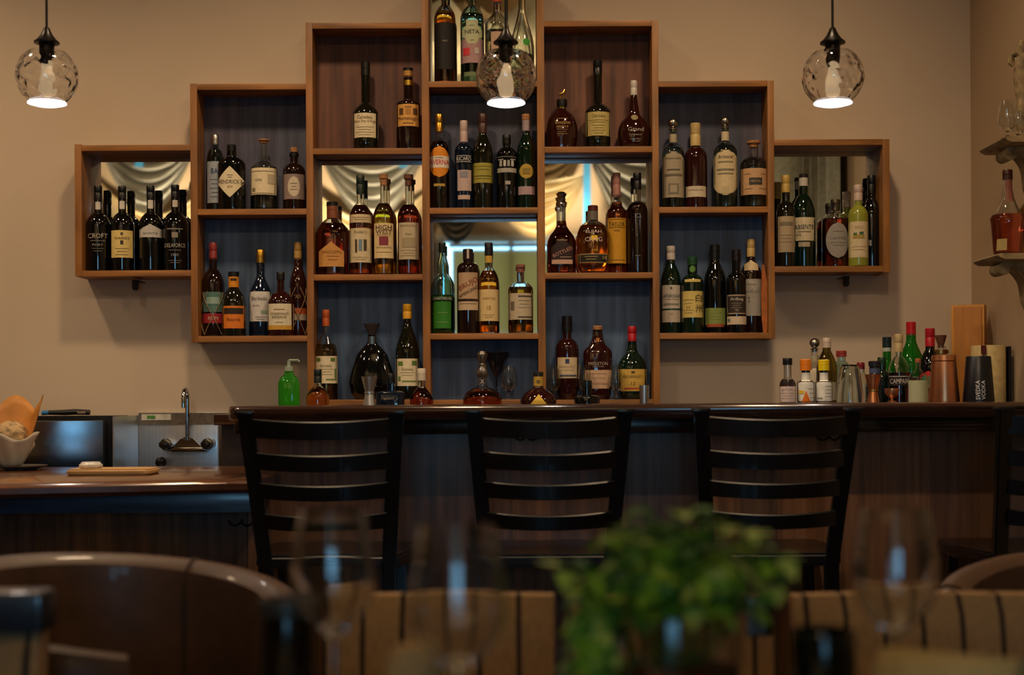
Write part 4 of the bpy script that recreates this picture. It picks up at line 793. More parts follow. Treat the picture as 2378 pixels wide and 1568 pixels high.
# statuette
c = P(2378, 240, 4.45)
r = tag(empty('carved_statuette', (c.x+.022, 4.53, c.z-.03)), 'aged gilt carved figure above the upper console', 'figurine')
bm = bmesh.new()
latheo('figure', [(0, 0), (.022, 0), (.024, .02), (.016, .05), (.02, .09), (.026, .13), (.02, .17), (.022, .19), (.014, .205), (.018, .225), (.012, .245), (0, .25)], PLAST, r, wob=lambda a, z: 1+.22*math.sin(3*a+z*60), n=18)
bm = bmesh.new(); tube(bm, [(0, 0, -.001), (.0, 0, -.06), (.01, 0, zc1-(c.z-.03)+.0005)], [.02, .016, .024], 10); mesh_obj('pedestal', bm, PLAST, r)
bm = bmesh.new(); tube(bm, [(0, 0, .19), (-.02, 0, .205), (-.034, 0, .20), (-.036, 0, .175), (-.028, 0, .165)], [.01, .011, .01, .008, .005], 8); mesh_obj('scroll', bm, PLAST, r)

# ------------------------------------------------------------------ pendant lamps
def pendant(px, label):
    Y = 4.08; s = Y/F; c = P(px, 178, Y); R = 71*s
    r = tag(empty('pendant_lamp', (c.x, Y, c.z)), label, 'lamp', 'glass globe pendants over the bar')
    ztop, zbot = R*.80, -R*.865
    prof = []
    for i in range(49):
        z_ = zbot+(ztop-zbot)*i/48; prof.append((math.sqrt(max(R*R-z_*z_, 0)), z_))
    inner = [(a-.0055, b) for (a, b) in reversed(prof)]
    random.seed(int(px)); bumps = [(random.uniform(0, 2*PI), random.uniform(-.75, .75), random.uniform(.07, .13), random.choice((-1, -1, 1))*random.uniform(.035, .07)) for _ in range(130)]
    def wob(a, z):
        q = 1.0
        for (ba, bz, br, bh) in bumps:
            da = (a-ba+PI) % (2*PI)-PI; d2 = (da*da*.7+(z/R-bz)**2)/(br*br)
            if d2 < 4: q += bh*math.exp(-d2*2)
        return q
    bm = bmesh.new()
    op = prof
    def add(pr_, wobf): lathe(bm, pr_, 72, wob=wobf)
    lathe(bm, prof+inner, 120, closed=True, wobi=lambda a, z, ip: 1+(wob(a, z)-1)*(.25 if ip < len(prof) else -.55))
    mesh_obj('glass_globe', bm, M('globe_glass', 'ffffff', .01, trans=1, ior=1.45, noise=0), r)
    k = s
    latheo('lamp_cap', [(0, 70*k), (17*k, 70*k), (20*k, 76*k), (29*k, 77*k), (29*k, 80*k), (22*k, 86*k), (14*k, 96*k), (9*k, 106*k), (7*k, 112*k), (5*k, 112*k), (5*k, 114*k), (0, 114*k)], BLACKM, r)
    latheo('socket', [(0, 70*k), (17*k, 70*k), (17*k, 42*k), (15*k, 30*k), (0, 30*k)], BLACKM, r)
    latheo('bulb', [(0, 30*k), (12*k, 30*k), (12*k, 10*k), (17*k, -8*k), (18*k, -30*k), (15*k, -42*k), (0, -50*k)], M('bulb_housing', 'b8a890', .4, noise=0, emit='ffd9a8', es=.3), r)
    latheo('diffuser_shield', [(0, -52*k), (20*k, -53*k), (42*k, -59.5*k), (43*k, -60.5*k), (0, -60.5*k)], M('bulb_housing'), r)  # opaque cup added behind the diffuser to block its upward light
    latheo('diffuser', [(0, -61.5*k), (43*k, -60*k), (44*k, -62.5*k), (30*k, -66.5*k), (12*k, -70*k), (0, -72*k)], M('lamp_diffuser', 'ffffff', .5, emit='f2f2ff', es=9, noise=0), r)
    bm = bmesh.new(); tube(bm, [(0, 0, 112*k), (0, 0, ZC-c.z-.02)], 3*k, 8); mesh_obj('cord', bm, BLACKP, r)
    latheo('ceiling_rose', [(0, ZC-c.z-.03), (.05, ZC-c.z-.028), (.055, ZC-c.z-.001), (0, ZC-c.z-.001)], BLACKM, r)
    lamp('pendant_light', 'SPOT', (c.x, Y, c.z-74*k), 5, (1.0, .86, .7), spot_size=math.radians(165), spot_blend=.6, shadow_soft_size=.03)
pendant(109, 'bubbled glass globe pendant at far left')
pendant(1175, 'bubbled glass globe pendant before the centre column')
pendant(1934, 'bubbled glass globe pendant at right against bare wall')

# ------------------------------------------------------------------ bar stools
def make_stool():
    r = empty('bar_stool', (0, 0, 0))
    def post(sg_):
        bm = bmesh.new(); pts = [(.196, -.12, 1.052), (.192, -.105, 1.00), (.176, -.045, .80), (.165, 0, .64), (.168, .0, .3), (.18, -.02, 0)]
        rings = []
        for i, (x, y, z) in enumerate(pts):
            w_, d_ = (.019, .014) if z > .6 else (.017, .017)
            x *= sg_
            rings.append([bm.verts.new((x+dx*w_, y+dy*d_, z)) for dx, dy in ((-1, -1), (1, -1), (1, 1), (-1, 1))])
        for a, b in zip(rings, rings[1:]):
            for i in range(4): bm.faces.new((a[i], a[(i+1) % 4], b[(i+1) % 4], b[i]))
        bm.faces.new(rings[0]); bm.faces.new(list(reversed(rings[-1])))
        bmesh.ops.bevel(bm, geom=[e for e in bm.edges], offset=.004, segments=2, affect='EDGES')
        mesh_obj('back_post', bm, STOOLM, r)
        bm = bmesh.new()
        box(bm, sg_*.198-.024, sg_*.198+.024, -.14, -.103, 1.048, 1.060, .004); mesh_obj('post_cap', bm, STOOLM, r)
    post(-1); post(1)
    for k, (zt_, h) in enumerate([(1.040, .050), (.952, .046), (.872, .043), (.790, .042)]):
        bm = bmesh.new(); rows = []
        yb = -.12+(1.052-zt_)*.24
        hw_ = .196-(1.052-zt_)*.085-.010
        for i in range(17):
            u = -1+2*i/16; x = u*hw_; bow = .028*(1-u*u); sag = .010*(1-u*u)*(1 if k < 4 else 0)
            rows.append([bm.verts.new(p) for p in ((x, yb-bow-.006, zt_-sag-.003), (x, yb-bow-.003, zt_-sag), (x, yb-bow+.004, zt_-sag), (x, yb-bow+.008, zt_-sag-.003), (x, yb-bow+.014, zt_-h-sag*.7), (x, yb-bow, zt_-h-sag*.7))])
        for a, b in zip(rows, rows[1:]):
            for i in range(6): bm.faces.new((a[i], a[(i+1) % 6], b[(i+1) % 6], b[i]))
        bm.faces.new(rows[0]); bm.faces.new(list(reversed(rows[-1])))
        mesh_obj('slat', bm, STOOLM, r)
    bm = bmesh.new()
    pts = [(-.19, -.005), (.19, -.005), (.215, .18), (.21, .36), (.18, .39), (-.18, .39), (-.21, .36), (-.215, .18)]
    prism(bm, pts, .035, .635, 'xy'); bmesh.ops.bevel(bm, geom=[e for e in bm.edges], offset=.008, segments=3, affect='EDGES')
    mesh_obj('seat', bm, STOOLM, r)
    for sg_ in (-1, 1):
        bm = bmesh.new(); tube(bm, [(sg_*.17, .33, .636), (sg_*.195, .36, 0)], [.02, .016], 4); mesh_obj('front_leg', bm, STOOLM, r)
        bm = bmesh.new(); tube(bm, [(sg_*.172, 0, .25), (sg_*.187, .35, .25)], .011, 8); mesh_obj('side_stretcher', bm, STOOLM, r)
    bm = bmesh.new(); tube(bm, [(-.19, .35, .2), (.19, .35, .2)], .012, 8); mesh_obj('foot_rail', bm, STOOLM, r)
    bm = bmesh.new(); tube(bm, [(-.17, 0, .33), (.17, 0, .33)], .011, 8); mesh_obj('rear_stretcher', bm, STOOLM, r)
    return r
st0 = make_stool()
slabs = ['black ladder back bar stool at the left end of the bar', 'black ladder back bar stool in the middle of the bar', 'black ladder back bar stool behind the green herbs and right wine glass', 'black ladder back bar stool cut off by the right frame edge']
for i, (px, rz) in enumerate([(746, 0), (1275, 0), (1803, 0), (2497, .05)]):
    o = st0 if i == 0 else copy_tree(st0)
    o.location = (P(px, 960, 3.69).x, 3.80, 0); o.rotation_euler = (0, 0, rz)
    tag(o, slabs[i], 'stool', 'black ladder back bar stools')

# ------------------------------------------------------------------ left: bread, board, sink, steel box
LZ = .870
c = P(48, 1085, 4.5)
o = latheo('plate', [(0, 0), (.05, 0), (.052, .004), (.08, .012), (.082, .015), (.05, .008), (0, .007)], M('dark_plate', '5f5a55', .3, coat=.3), None, (c.x, 4.5, LZ+.0005)); tag(o, 'grey plate under the wrapped bread on the lower counter', 'plate')
cp = Vector((P(25, 1030, 4.5).x, 4.5, LZ+.0085))
r = tag(empty('wrapped_bread', cp), 'bread roll in white paper and orange parchment on the grey plate', 'bread')
bm = bmesh.new()
def crumple(bm, r0, r1, h0, h1, n=30, amp=.12, seed=1, a0=0, a1=2*PI):
    random.seed(seed); ph = [random.uniform(0, 6) for _ in range(4)]; g = []
    for j in range(9):
        t_ = j/8; row = []
        for i in range(n+1):
            a = a0+(a1-a0)*i/n
            rr = (r0+(r1-r0)*t_**.8)*(1+amp*t_*math.sin(3*a+ph[0])+amp*.5*math.sin(7*a+ph[1]+t_*3))
            row.append(bm.verts.new((rr*math.cos(a), rr*math.sin(a), h0+(h1-h0)*t_*(1+.13*math.sin(4*a+ph[2])*t_))))
        g.append(row)
    for j in range(8):
        for i in range(n): bm.faces.new((g[j][i], g[j][i+1], g[j+1][i+1], g[j+1][i]))
crumple(bm, .025, .088, .0, .10, amp=.1, seed=3, a0=PI*1.02, a1=PI*1.98)
crumple(bm, .025, .07, .0, .075, amp=.1, seed=4, a0=0, a1=PI)
pw = mesh_obj('white_paper', bm, M('white_wrap', 'd8cbb4', .7, noise=.06, scale=20), r); m_ = pw.modifiers.new('s', 'SOLIDIFY'); m_.thickness = .001
bm = bmesh.new(); crumple(bm, .03, .10, .01, .205, amp=.12, seed=9, a0=-.3, a1=PI+.3)
pw = mesh_obj('orange_parchment', bm, M('orange_parchment', 'c98638', .6, noise=.15, scale=12), r); m_ = pw.modifiers.new('s', 'SOLIDIFY'); m_.thickness = .001
bm = bmesh.new(); bmesh.ops.create_icosphere(bm, subdivisions=4, radius=.052)
for v in bm.verts:
    n_ = v.co.normalized(); v.co = n_*(.052+.003*math.sin(n_.x*9)*math.cos(n_.z*11+n_.y*7)); v.co.z = v.co.z*.9+.10
mesh_obj('bread_roll', bm, M('bread_crust', 'c9a878', .8, noise=.25, scale=60, bump=.6), r)
c = P(258, 1098, 4.17)
bm = bmesh.new(); s_ = 4.17/F; W = 97*s_
pts = []
for (cx_, cy_, a_) in ((W-.02, .055, 0), (-W+.02, .055, 1), (-W+.02, -.055, 2), (W-.02, -.055, 3)):
    for k in range(5):
        a = (a_+k/4)*PI/2; pts.append((cx_+.02*math.cos(a), cy_+.02*math.sin(a)))
prism(bm, pts, .018, 0, 'xy'); bmesh.ops.bevel(bm, geom=[e for e in bm.edges if abs(e.verts[0].co.z-e.verts[1].co.z) < 1e-5], offset=.005, segments=3, affect='EDGES')
o = mesh_obj('serving_board', bm, M('pale_maple', 'd2a56a', .5, noise=.12, scale=10, stretch=(1, 12, 12))); o.location = (c.x, 4.20, LZ+.0005); tag(o, 'pale rounded wooden serving board on the lower counter', 'board')
c = P(211, 1080, 4.2)
o = latheo('butter_dish', [(0, 0), (.030, 0), (.034, .004), (.034, .010), (.030, .012), (.026, .018), (.0, .019)], M('white_china', 'e6e0d4', .3, coat=.3), None, (c.x, 4.2, LZ+.0195)); tag(o, 'small white covered butter dish on the serving board', 'dish')
# sink
r = tag(empty('hand_sink', (P(400, 1000, 5.0).x, 5.18, 0)), 'stainless wall hand sink with tall splash guards', 'sink')
SX = r.location.x; s_ = 5.15/F
xl, xr = P(318, 1000, 5.16).x-SX, P(508, 1000, 5.0).x-SX
zt_ = P(400, 958, 5.16).z
boxo('back_splash', (xl, xr, 0, .018, .70, zt_), STEEL, r, .003)
sp = []
bm = bmesh.new(); box(bm, xl-.004, xl, -.32, .018, .72, zt_-.01); mesh_obj('side_splash', bm, STEEL, r)
bm = bmesh.new(); box(bm, xr, xr+.004, -.2, .018, .72, zt_-.02); mesh_obj('side_splash', bm, STEEL, r)
bm = bmesh.new()
box(bm, xl, xr, -.32, -.30, .62, .78); box(bm, xl, xr, -.30, 0, .62, .635); box(bm, xl, xl+.01, -.3, 0, .635, .78); box(bm, xr-.01, xr, -.3, 0, .635, .78)
mesh_obj('basin', bm, STEEL, r)
boxo('splash_top_strip', (xl+.002, xr, -.004, 0, zt_-.045, zt_-.002), M('dull_steel', '8a7c6a', .45, .8), r)
a = P(328, 960, 5.17).x-SX; b = P(396, 960, 5.17).x-SX
boxo('sticker', (a, b, -.006, -.004, zt_-.028, zt_-.006), M('sticker_white', 'cfcaba', .6), r)
boxo('sticker_mark', (a+.02, a+.05, -.0075, -.006, zt_-.022, zt_-.011), M('sticker_green', '4f8a34', .6), r)
FX = P(421, 1000, 5.05).x-SX
f0 = P(421, 1045, 5.08)
fa = empty('faucet', (FX, 0, 0)); fa.parent = r
bm = bmesh.new(); zb_ = P(421, 1052, 5.1).z; box(bm, -.072, .072, -.05, -.018, zb_-.001, zb_+.022, .006)
prism(bm, [(-.05, zb_+.022), (.05, zb_+.022), (.022, zb_+.05), (-.022, zb_+.05)], .02, -.045)
tube(bm, [(-.075, .0, zb_+.03), (-.075, -.05, zb_+.03)], .022, 14); tube(bm, [(.075, .0, zb_+.03), (.075, -.05, zb_+.03)], .022, 14)
mesh_obj('valve_body', bm, CHROME, fa)
bm = bmesh.new(); zt2 = P(421, 905, 5.08).z
pts = [(0, -.035, zb_+.045), (0, -.035, zt2-.03)]+[(0, -.065+.03*math.cos(a), zt2-.03+.03*math.sin(a)) for a in [i*PI/8 for i in range(9)]]+[(0, -.095, zt2-.065)]
tube(bm, pts, .0085, 12); lathe(bm, [(.016, 0), (.016, .012), (.01, .014)], 14, cx=0, cy=-.035, cz=zb_+.045); mesh_obj('spout', bm, CHROME, fa)
for sg_ in (-1, 1):
    bm = bmesh.new()
    lathe(bm, [(.0, 0), (.018, 0), (.021, .01), (.018, .03), (.008, .034), (0, .034)], 10, wob=lambda a, z: 1+.12*math.cos(4*a))
    o = mesh_obj('faucet_knob', bm, M('dark_knob', '3a322c', .2, .7), fa, loc=(sg_*.075, -.05, zb_+.03)); o.rotation_euler = (PI/2, 0, 0)
# black drain plug on the rim
c = P(350, 1078, 5.0); bm = bmesh.new(); bmesh.ops.create_icosphere(bm, subdivisions=3, radius=.02); mesh_obj('drain_knob', bm, BLACKM, r, loc=(c.x-SX, -.035, c.z))
bm = bmesh.new(); tube(bm, [(c.x-SX, -.03, c.z), (c.x-SX, .001, c.z)], .008); mesh_obj('drain_stem', bm, BLACKM, r)
# back panel and steel box
a, b = P(105, 966, 5.15), P(289, 966, 5.15)
o = boxo('black_cabinet', (-.8+(0), 0, 0, .12, 0, 1), BLACKP); bpy.data.objects.remove(o)
o = tag(boxo('undercounter_cabinet', (a.x-.35, b.x, 5.05, 5.198, 0, a.z), M('black_cabinet', '171213', .45)), 'low black cabinet against the wall left of the sink', 'cabinet')
a, b = P(64, 978, 4.95), P(243, 978, 4.95); zb_ = .70; H = a.z-zb_
r = tag(empty('steel_dispenser', ((a.x+b.x)/2, 4.92, 0), math.radians(12)), 'curved stainless dispenser box with round lock left of the sink', 'dispenser')
W = (b.x-a.x)/2; bm = bmesh.new(); prof = []
g = []
for j in range(13):
    t_ = j/12; row = []
    for i in range(21):
        u = -1+2*i/20
        row.append(bm.verts.new((u*W, -.055*math.sin(PI*(.5+(t_-.86)*.5))*(1-.18*u*u), zb_+H*t_)))
    g.append(row)
for j in range(12):
    for i in range(20): bm.faces.new((g[j][i], g[j][i+1], g[j+1][i+1], g[j+1][i]))
bk = [[bm.verts.new((u*W, .098, zb_+H*t_)) for u in (-1, 1)] for t_ in (0, 1)]
bm.faces.new([bk[0][0], bk[0][1], bk[1][1], bk[1][0]])
bm.faces.new([g[12][i] for i in range(21)]+[bk[1][1], bk[1][0]])
bm.faces.new([g[j][20] for j in range(13)]+[bk[1][1], bk[0][1]]); bm.faces.new([g[j][0] for j in range(13)]+[bk[1][0], bk[0][0]])
bm.faces.new([g[0][i] for i in range(21)]+[bk[0][1], bk[0][0]])
mesh_obj('housing', bm, M('satin_steel', '98a4ae', .24, 1.0, noise=.04), r)
bm = bmesh.new(); lathe(bm, [(0, 0), (.011, 0), (.011, .006), (.007, .008), (0, .008)], 16); o = mesh_obj('lock', bm, CHROME, r, loc=(-.02, -.037, P(146, 997, 4.93).z)); o.rotation_euler = (PI/2, 0, 0)
boxo('wall_mount', (-W*.3, W*.3, .088, .1302, zb_+.05, zb_+H-.05), BLACKP, r).rotation_euler = (0, 0, -math.radians(12))
c = P(160, 968, 5.1); zc_ = P(105, 966, 5.15).z
r = tag(empty('lighter_wand', (c.x, 5.11, zc_+.012)), 'long black utility lighter with blue end lying on the black cabinet', 'lighter')
bm = bmesh.new(); tube(bm, [(-.075, 0, 0), (-.02, 0, 0), (.02, 0, .002), (.072, 0, .0)], [.008, .010, .0105, .0095], 8); mesh_obj('handle', bm, BLACKP, r)
bm = bmesh.new(); tube(bm, [(-.10, 0, -.001), (-.075, 0, 0)], .0085, 8); mesh_obj('blue_tip', bm, M('blue_plastic', '2a7ab8', .4), r)
bm = bmesh.new(); box(bm, .03, .06, -.0115, -.009, -.004, .005); mesh_obj('grip_mark', bm, M('grip_grey', '8a7464', .5), r)

# ------------------------------------------------------------------ seating in the foreground
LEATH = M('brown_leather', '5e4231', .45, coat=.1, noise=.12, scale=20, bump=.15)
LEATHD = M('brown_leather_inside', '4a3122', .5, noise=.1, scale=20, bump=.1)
def barrel_chair(cx_, cy_, Rr, ztop, zarm, label, zleft=None, rz=0):
    r = tag(empty('barrel_chair', (cx_, cy_, 0), rz), label, 'chair', 'brown leather barrel chairs')
    bm = bmesh.new(); n = 48; rings = []
    for i in range(n+1):
        a = -.32*PI+1.64*PI*i/n   # from right arm round the back to the left arm
        u = abs(i/n*2-1); h = ztop-(ztop-(zleft if zleft and i > n/2 else zarm))*max(0, (u-.12)/.88)**1.5
        c_, s_ = math.cos(a), math.sin(a)
        sec = []
        th = .055
        for (dr, dz) in [(-th, -.42), (-th, -.05), (-th*.92, -.02), (-th*.6, -.004), (-th*.3, 0), (0, -.006), (.012, -.03), (.012, -.42), (-.01, -.45)]:
            rr = Rr+dr+.012*(h-.5 if dz > -.1 else 0); zz = max(h+dz, .28) if dz < -.2 else h+dz
            sec.append(bm.verts.new((rr*c_*1.05, rr*s_, zz)))
        rings.append(sec)
    for a, b in zip(rings, rings[1:]):
        for i in range(9): bm.faces.new((a[i], a[(i+1) % 9], b[(i+1) % 9], b[i]))
    bm.faces.new(rings[0]); bm.faces.new(list(reversed(rings[-1])))
    bmesh.ops.bevel(bm, geom=[], offset=0)
    mesh_obj('backrest', bm, LEATH, r)
    for k in (.27, .73):
        i = int(n*k); a = -.32*PI+1.64*PI*i/n; u = abs(i/n*2-1); h = ztop-(ztop-(zleft if zleft and i > n/2 else zarm))*max(0, (u-.12)/.88)**1.5
        pts = [((Rr+dr)*math.cos(a)*1.05, (Rr+dr)*math.sin(a), h+dz) for (dr, dz) in [(-.057, -.4), (-.057, -.05), (-.05, -.018), (-.033, -.001), (-.012, .002), (.002, -.004), (.014, -.03), (.014, -.3)]]
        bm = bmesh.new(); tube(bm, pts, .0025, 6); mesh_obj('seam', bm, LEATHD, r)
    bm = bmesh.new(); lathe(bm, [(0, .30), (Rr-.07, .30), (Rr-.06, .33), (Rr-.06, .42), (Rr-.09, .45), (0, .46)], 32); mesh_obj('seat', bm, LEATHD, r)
    for a in (.25, .75, 1.25, 1.75):
        bm = bmesh.new(); tube(bm, [((Rr-.12)*math.cos(a*PI), (Rr-.12)*math.sin(a*PI), .31), ((Rr-.08)*math.cos(a*PI), (Rr-.08)*math.sin(a*PI), 0)], [.02, .012], 8); mesh_obj('leg', bm, BLACKP, r)
    return r
c = P(320, 1290, 2.72)
barrel_chair(c.x, 2.46, .33, c.z+.006, .725, 'brown leather barrel chair at lower left with rounded top edge', zleft=.70, rz=1.0)
c2 = P(2500, 1283, 2.95)
barrel_chair(c2.x+.03, 2.62, .38, c2.z, .58, 'brown leather barrel chair at lower right behind the right wine glass')
def stripes(name):
    m = bpy.data.materials.new(name); m.use_nodes = True; nt = m.node_tree; b = nt.nodes['Principled BSDF']; L = nt.links.new; N = nt.nodes.new
    tc = N('ShaderNodeTexCoord'); sp = N('ShaderNodeSeparateXYZ'); L(tc.outputs['Object'], sp.inputs[0])
    dv = N('ShaderNodeMath'); dv.operation = 'DIVIDE'; dv.inputs[1].default_value = .062; L(sp.outputs[0], dv.inputs[0])
    fr = N('ShaderNodeMath'); fr.operation = 'FRACT'; L(dv.outputs[0], fr.inputs[0])
    gt = N('ShaderNodeMath'); gt.operation = 'GREATER_THAN'; gt.inputs[1].default_value = .13; L(fr.outputs[0], gt.inputs[0])
    nz = N('ShaderNodeTexNoise'); nz.inputs['Scale'].default_value = 1; mp = N('ShaderNodeMapping'); mp.inputs['Scale'].default_value = (220, 220, 40); L(tc.outputs['Object'], mp.inputs[0]); L(mp.outputs[0], nz.inputs['Vector'])
    m1 = N('ShaderNodeMix'); m1.data_type = 'RGBA'; m1.inputs[6].default_value = lin('8f6d4a'); m1.inputs[7].default_value = lin('c8a06e'); L(nz.outputs['Fac'], m1.inputs[0])
    m2 = N('ShaderNodeMix'); m2.data_type = 'RGBA'; m2.inputs[6].default_value = lin('20150e'); L(gt.outputs[0], m2.inputs[0]); L(m1.outputs[2], m2.inputs[7]); L(m2.outputs[2], b.inputs['Base Color'])
    b.inputs['Roughness'].default_value = .85
    return m
STRP = stripes('striped_weave')
DWOOD = M('dark_chair_wood', '17110f', .35, coat=.3)
def dining_chair(px0, px1, py, Y, label, rail=False):
    a, b = P(px0, py, Y), P(px1, py, Y); W = (b.x-a.x)/2
    r = tag(empty('dining_chair', ((a.x+b.x)/2, Y, 0)), label, 'chair', 'striped dining chairs across the table')
    zt_ = a.z
    bm = bmesh.new(); g = []
    for side in (0, 1):
        gg_ = []
        for j in range(11):
            t_ = j/10; row = []
            for i in range(17):
                u = -1+2*i/16; z_ = .46+(zt_-(.055 if rail else .0)-.46)*t_
                bul = .022*(1-abs(u)**6)*(1-abs(2*t_-1)**8)
                row.append(bm.verts.new((u*W*(1-.02*(1-t_)), (-.018-bul if side == 0 else .02)+.04*t_+.02*(1-u*u), z_)))
            gg_.append(row)
        g.append(gg_)
    for s_i in (0, 1):
        for j in range(10):
            for i in range(16): bm.faces.new((g[s_i][j][i], g[s_i][j][i+1], g[s_i][j+1][i+1], g[s_i][j+1][i]))
    def strip(A, B):
        for i in range(len(A)-1): bm.faces.new((A[i], A[i+1], B[i+1], B[i]))
    strip(g[0][0], g[1][0]); strip(g[0][10], g[1][10]); strip([q[0] for q in g[0]], [q[0] for q in g[1]]); strip([q[16] for q in g[0]], [q[16] for q in g[1]])
    mesh_obj('backrest', bm, STRP, r)
    if rail: boxo('top_rail', (-W-.01, W+.01, -.005, .065, zt_-.055, zt_), M('slate_rail', '2b3340', .3, coat=.4), r, .008)
    for s_ in (-1, 1):
        bm = bmesh.new(); tube(bm, [(s_*(W-.014), .072, zt_-.01), (s_*(W-.014), .04, .5), (s_*(W-.014), .05, 0)], [.012, .014, .012], 8); mesh_obj('rear_leg', bm, DWOOD, r)
        bm = bmesh.new(); tube(bm, [(s_*(W-.02), -.36, .42), (s_*(W-.02), -.37, 0)], .014, 8); mesh_obj('front_leg', bm, DWOOD, r)
    boxo('seat', (-W, W, -.40, .0, .40, .47), STRP, r, .015)
dining_chair(745, 1288, 1392, 2.25, 'striped woven dining chair behind the middle wine glass')
dining_chair(1330, 1800, 1392, 2.25, 'striped woven dining chair behind the herbs')
dining_chair(1850, 2440, 1390, 2.25, 'striped woven dining chair at right behind the tall wine glass')
dining_chair(-420, 80, 1380, 1.9, 'striped dining chair with slate top rail in the lower left corner', rail=True)
# small dark pouch hung on the chair
c = P(1764, 1430, 2.12)
r = tag(empty('hanging_pouch', (c.x, 2.12, c.z)), 'small dark pouch with grey blue front hanging between striped chairs', 'pouch')
s_ = 2.12/F
boxo('pouch_body', (-33*s_, 33*s_, 0, .03, -50*s_, 46*s_), BLACKP, r, .006)
boxo('front_flap', (-30*s_, 14*s_, -.006, .0, -44*s_, 40*s_), M('grey_blue_satin', '50687a', .3, coat=.4), r, .002)
bm = bmesh.new(); tube(bm, [(-20*s_, .02, 44*s_), (-10*s_, .06, 58*s_), (0, .12, 62*s_), (0, .19, 52*s_)], .003); mesh_obj('strap', bm, BLACKP, r)

# ------------------------------------------------------------------ table and things on it
TZ = .75
r = tag(empty('dining_table', (0.15, 1.15, 0)), 'dark wooden dining table in the foreground', 'table')
boxo('tabletop', (-.68, .55, -.45, .51, TZ-.035, TZ), BARTOP, r, .006)
for sx in (-.6, .47):
    for sy in (-.38, .44):
        boxo('leg', (sx-.03, sx+.03, sy-.03, sy+.03, 0, TZ-.036), DWOOD, r)
wg = 'stemmed wine glasses on the table'
def wineglass(px, pyrim, Y, label):
    c = P(px, pyrim, Y)
    root, bm = stem_glass('wine_glass', (c.x, Y, TZ+.0004), c.z-TZ, .034, .0445, .036, label, group=wg, hs=.40, hb=.64, tk=.0014)
    mesh_obj('glass_body', bm, WINEG, root)
wineglass(773, 1186, 1.50, 'empty wine glass at left before the first bar stool')
wineglass(1062, 1222, 1.30, 'empty wine glass nearest the camera, left of the herbs')
wineglass(2077, 1186, 1.50, 'empty wine glass right of the herbs')
# herbs in a glass jar
c = P(1560, 1410, 1.55); s_ = 1.55/F
r = tag(empty('potted_herbs', (P(1545, 1410, 1.55).x, 1.50, TZ+.0004)), 'leafy green herbs spilling from a clear glass jar', 'plant')
zj = P(1560, 1412, 1.5).z-TZ
bm = bmesh.new(); RJ = .078
lathe(bm, [(0, 0), (RJ*.85, 0), (RJ*.9, .004), (RJ, zj*.5), (RJ*1.02, zj), (RJ*.98, zj), (RJ*.96, zj*.5), (RJ*.86, .008), (0, .008)], 40); mesh_obj('glass_jar', bm, CLEAR, r)
bm = bmesh.new(); lathe(bm, [(0, .009), (RJ*.85, .009), (RJ*.93, .05), (0, .055)], 30); mesh_obj('soil', bm, M('terracotta_soil', '8a3f18', .8, noise=.3, scale=80), r)
STEMM = M('herb_stem', '5f7a28', .6)
def leafmat(n, c): return M(n, c, .45, noise=.12, scale=30)
LM = [leafmat('leaf_mid', '9cc83a'), leafmat('leaf_dark', '5f9a34'), leafmat('leaf_light', 'c4dc6c')]
random.seed(21)
def leaf(bm, base, d, length, wid, droop):
    d = d.normalized(); side = d.cross(Vector((0, 0, 1)))
    if side.length < .1: side = Vector((1, 0, 0))
    side.normalize(); n = 6; prev = None
    for i in range(n+1):
        t_ = i/n; p = base+d*length*t_+Vector((0, 0, -droop*length*t_*t_))
        w_ = wid*math.sin(PI*min(1, t_*.93+.05))**.8
        up = side.cross(d).normalized()*.15*w_
        row = (bm.verts.new(p-side*w_+up), bm.verts.new(p), bm.verts.new(p+side*w_+up))
        if prev:
            bm.faces.new((prev[0], prev[1], row[1], row[0])); bm.faces.new((prev[1], prev[2], row[2], row[1]))
        prev = row
tips = []
for k in range(58):
    a = random.uniform(0, 2*PI); rr = random.uniform(.01, .125)
    tx = rr*math.cos(a)*1.05; ty = rr*math.sin(a)*.7
    if k in (0, 1, 2): tx, ty = -.118+.012*k, -.02*k
    if k == 3: tx, ty = .098, -.02
    hz_ = .215-.055*(rr/.125)**2+random.uniform(-.03, .012)
    if k in (0, 1, 2): hz_ = .160-.02*k
    if k == 3: hz_ = .175
    if k == 4: tx, ty, hz_ = -.045, 0, .215
    if k == 5: tx, ty, hz_ = -.01, -.01, .195
    tips.append((tx, ty, hz_))
sbm = bmesh.new(); lbm = [bmesh.new() for _ in LM]
for k, (tx, ty, hz_) in enumerate(tips):
    b0 = Vector((tx*.3, ty*.3, .05)); tip = Vector((tx, ty, hz_)); mid = (b0+tip)/2+Vector((0, 0, .02))
    pts = [b0, mid, tip]; tube(sbm, pts, .0014, 5)
    for q in range(11):
        t_ = random.uniform(.4, 1.0); p = b0*(1-t_)**2+mid*2*t_*(1-t_)+tip*t_*t_
        a = random.uniform(0, 2*PI); d = Vector((math.cos(a), math.sin(a), random.uniform(-.3, .55)))
        leaf(lbm[random.choices((0, 1, 2), (5, 3, 2))[0]], p, d, random.uniform(.024, .040), random.uniform(.007, .012), random.uniform(.1, .8))
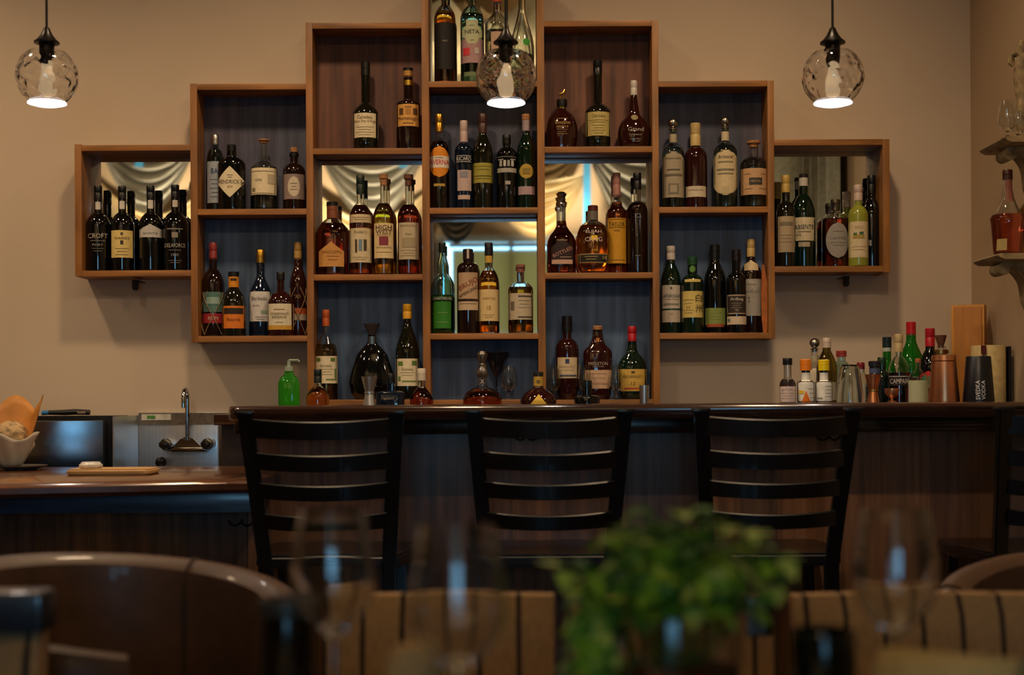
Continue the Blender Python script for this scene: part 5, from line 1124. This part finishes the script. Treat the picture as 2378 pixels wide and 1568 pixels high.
# sprigs that hang over the rim on the left
for k in range(7):
    x0 = -.07-.008*k*random.random(); p0 = Vector((x0, -.03-.01*random.random(), zj+.01)); p1 = p0+Vector((-.02*random.random(), -.015, -.05-.04*random.random()))
    tube(sbm, [Vector((-.03, 0, zj)), p0+Vector((0, 0, .01)), p1], .0013, 5)
    for q in range(9):
        t_ = q/8; p = p0.lerp(p1, t_); a = random.uniform(PI, 2*PI); leaf(lbm[random.randrange(3)], p, Vector((math.cos(a), math.sin(a), random.uniform(-.6, .2))), .03, .009, .4)
mesh_obj('stems', sbm, STEMM, r)
for m_, b_ in zip(LM, lbm):
    o = mesh_obj('foliage', b_, m_, r)
    if m_ is LM[1]: o['label'] = 'darker green leaves'
    if m_ is LM[2]: o['label'] = 'lighter green leaves'
# candle holders
def holder(px, pyt, Y, hw, label, capm, bodym, band):
    c = P(px, pyt, Y); s = Y/F; H = c.z-TZ; R = hw*s
    r = tag(empty('candle_holder', (c.x, Y, TZ+.0004)), label, 'candle holder')
    latheo('holder_cup', [(0, 0), (R*.95, 0), (R, .004), (R, H-band-.0005), (R*.92, H-band-.0005), (R*.9, .01), (0, .01)], bodym, r)
    latheo('rim_band', [(R*.92, H-band), (R*1.0, H-band), (R, H-.001), (R*.92, H)], capm, r, closed=True)
    latheo('candle', [(0, .0105), (R*.6, .0105), (R*.6, .05), (0, .05)], M('candle_wax', 'cfc08a', .5), r)
holder(668, 1392, 1.6, 66, 'dark candle holder with grey rim band left of the first wine glass', M('grey_rim', '3c3c3a', .4), M('dark_amber_glass', '120d06', .15, coat=.4), .017)
holder(1911, 1464, 1.5, 75, 'dark green glass candle holder left of the right wine glass', M('dark_green_rim', '141a0c', .12, coat=.4), M('dark_green_glass', '12160a', .12, coat=.4), .01)
# napkins
c = P(958, 1494, 1.40); H = c.z-TZ
NAP = M('sand_linen', 'c9a26a', .85, noise=.1, scale=120)
o = latheo('standing_napkin', [(0, 0), (.032, 0), (.034, .02), (.031, .05), (.027, H-.015), (.018, H-.003), (0, H)], NAP, None, (c.x, 1.40, TZ+.0004), wob=lambda a, z: 1+.05*math.sin(5*a+z*20)); tag(o, 'folded sand coloured napkin standing between the left glasses', 'napkin')
c = P(2205, 1512, 1.38)
bm = bmesh.new(); Rn = (c.z-TZ)/2; prev = None; N_ = 60; rows = []
for i in range(N_+1):
    a = i/N_*PI*5; rr = Rn*(1-.11*a/PI) if a > 0 else Rn
    rows.append((rr*math.cos(a-PI/2), rr*math.sin(a-PI/2)))
va = [[bm.verts.new((x, q[0], Rn+q[1])) for q in rows] for x in (-.066, .068)]
for i in range(N_): bm.faces.new((va[0][i], va[0][i+1], va[1][i+1], va[1][i]))
o = mesh_obj('rolled_napkin', bm, M('ivory_linen', 'dcc183', .85, noise=.08, scale=120)); o.location = (c.x, 1.38, TZ+.0022); o.rotation_euler = (0, 0, -.6)
m_ = o.modifiers.new('s', 'SOLIDIFY'); m_.thickness = .003
tag(o, 'rolled ivory napkin lying at the lower right corner', 'napkin')
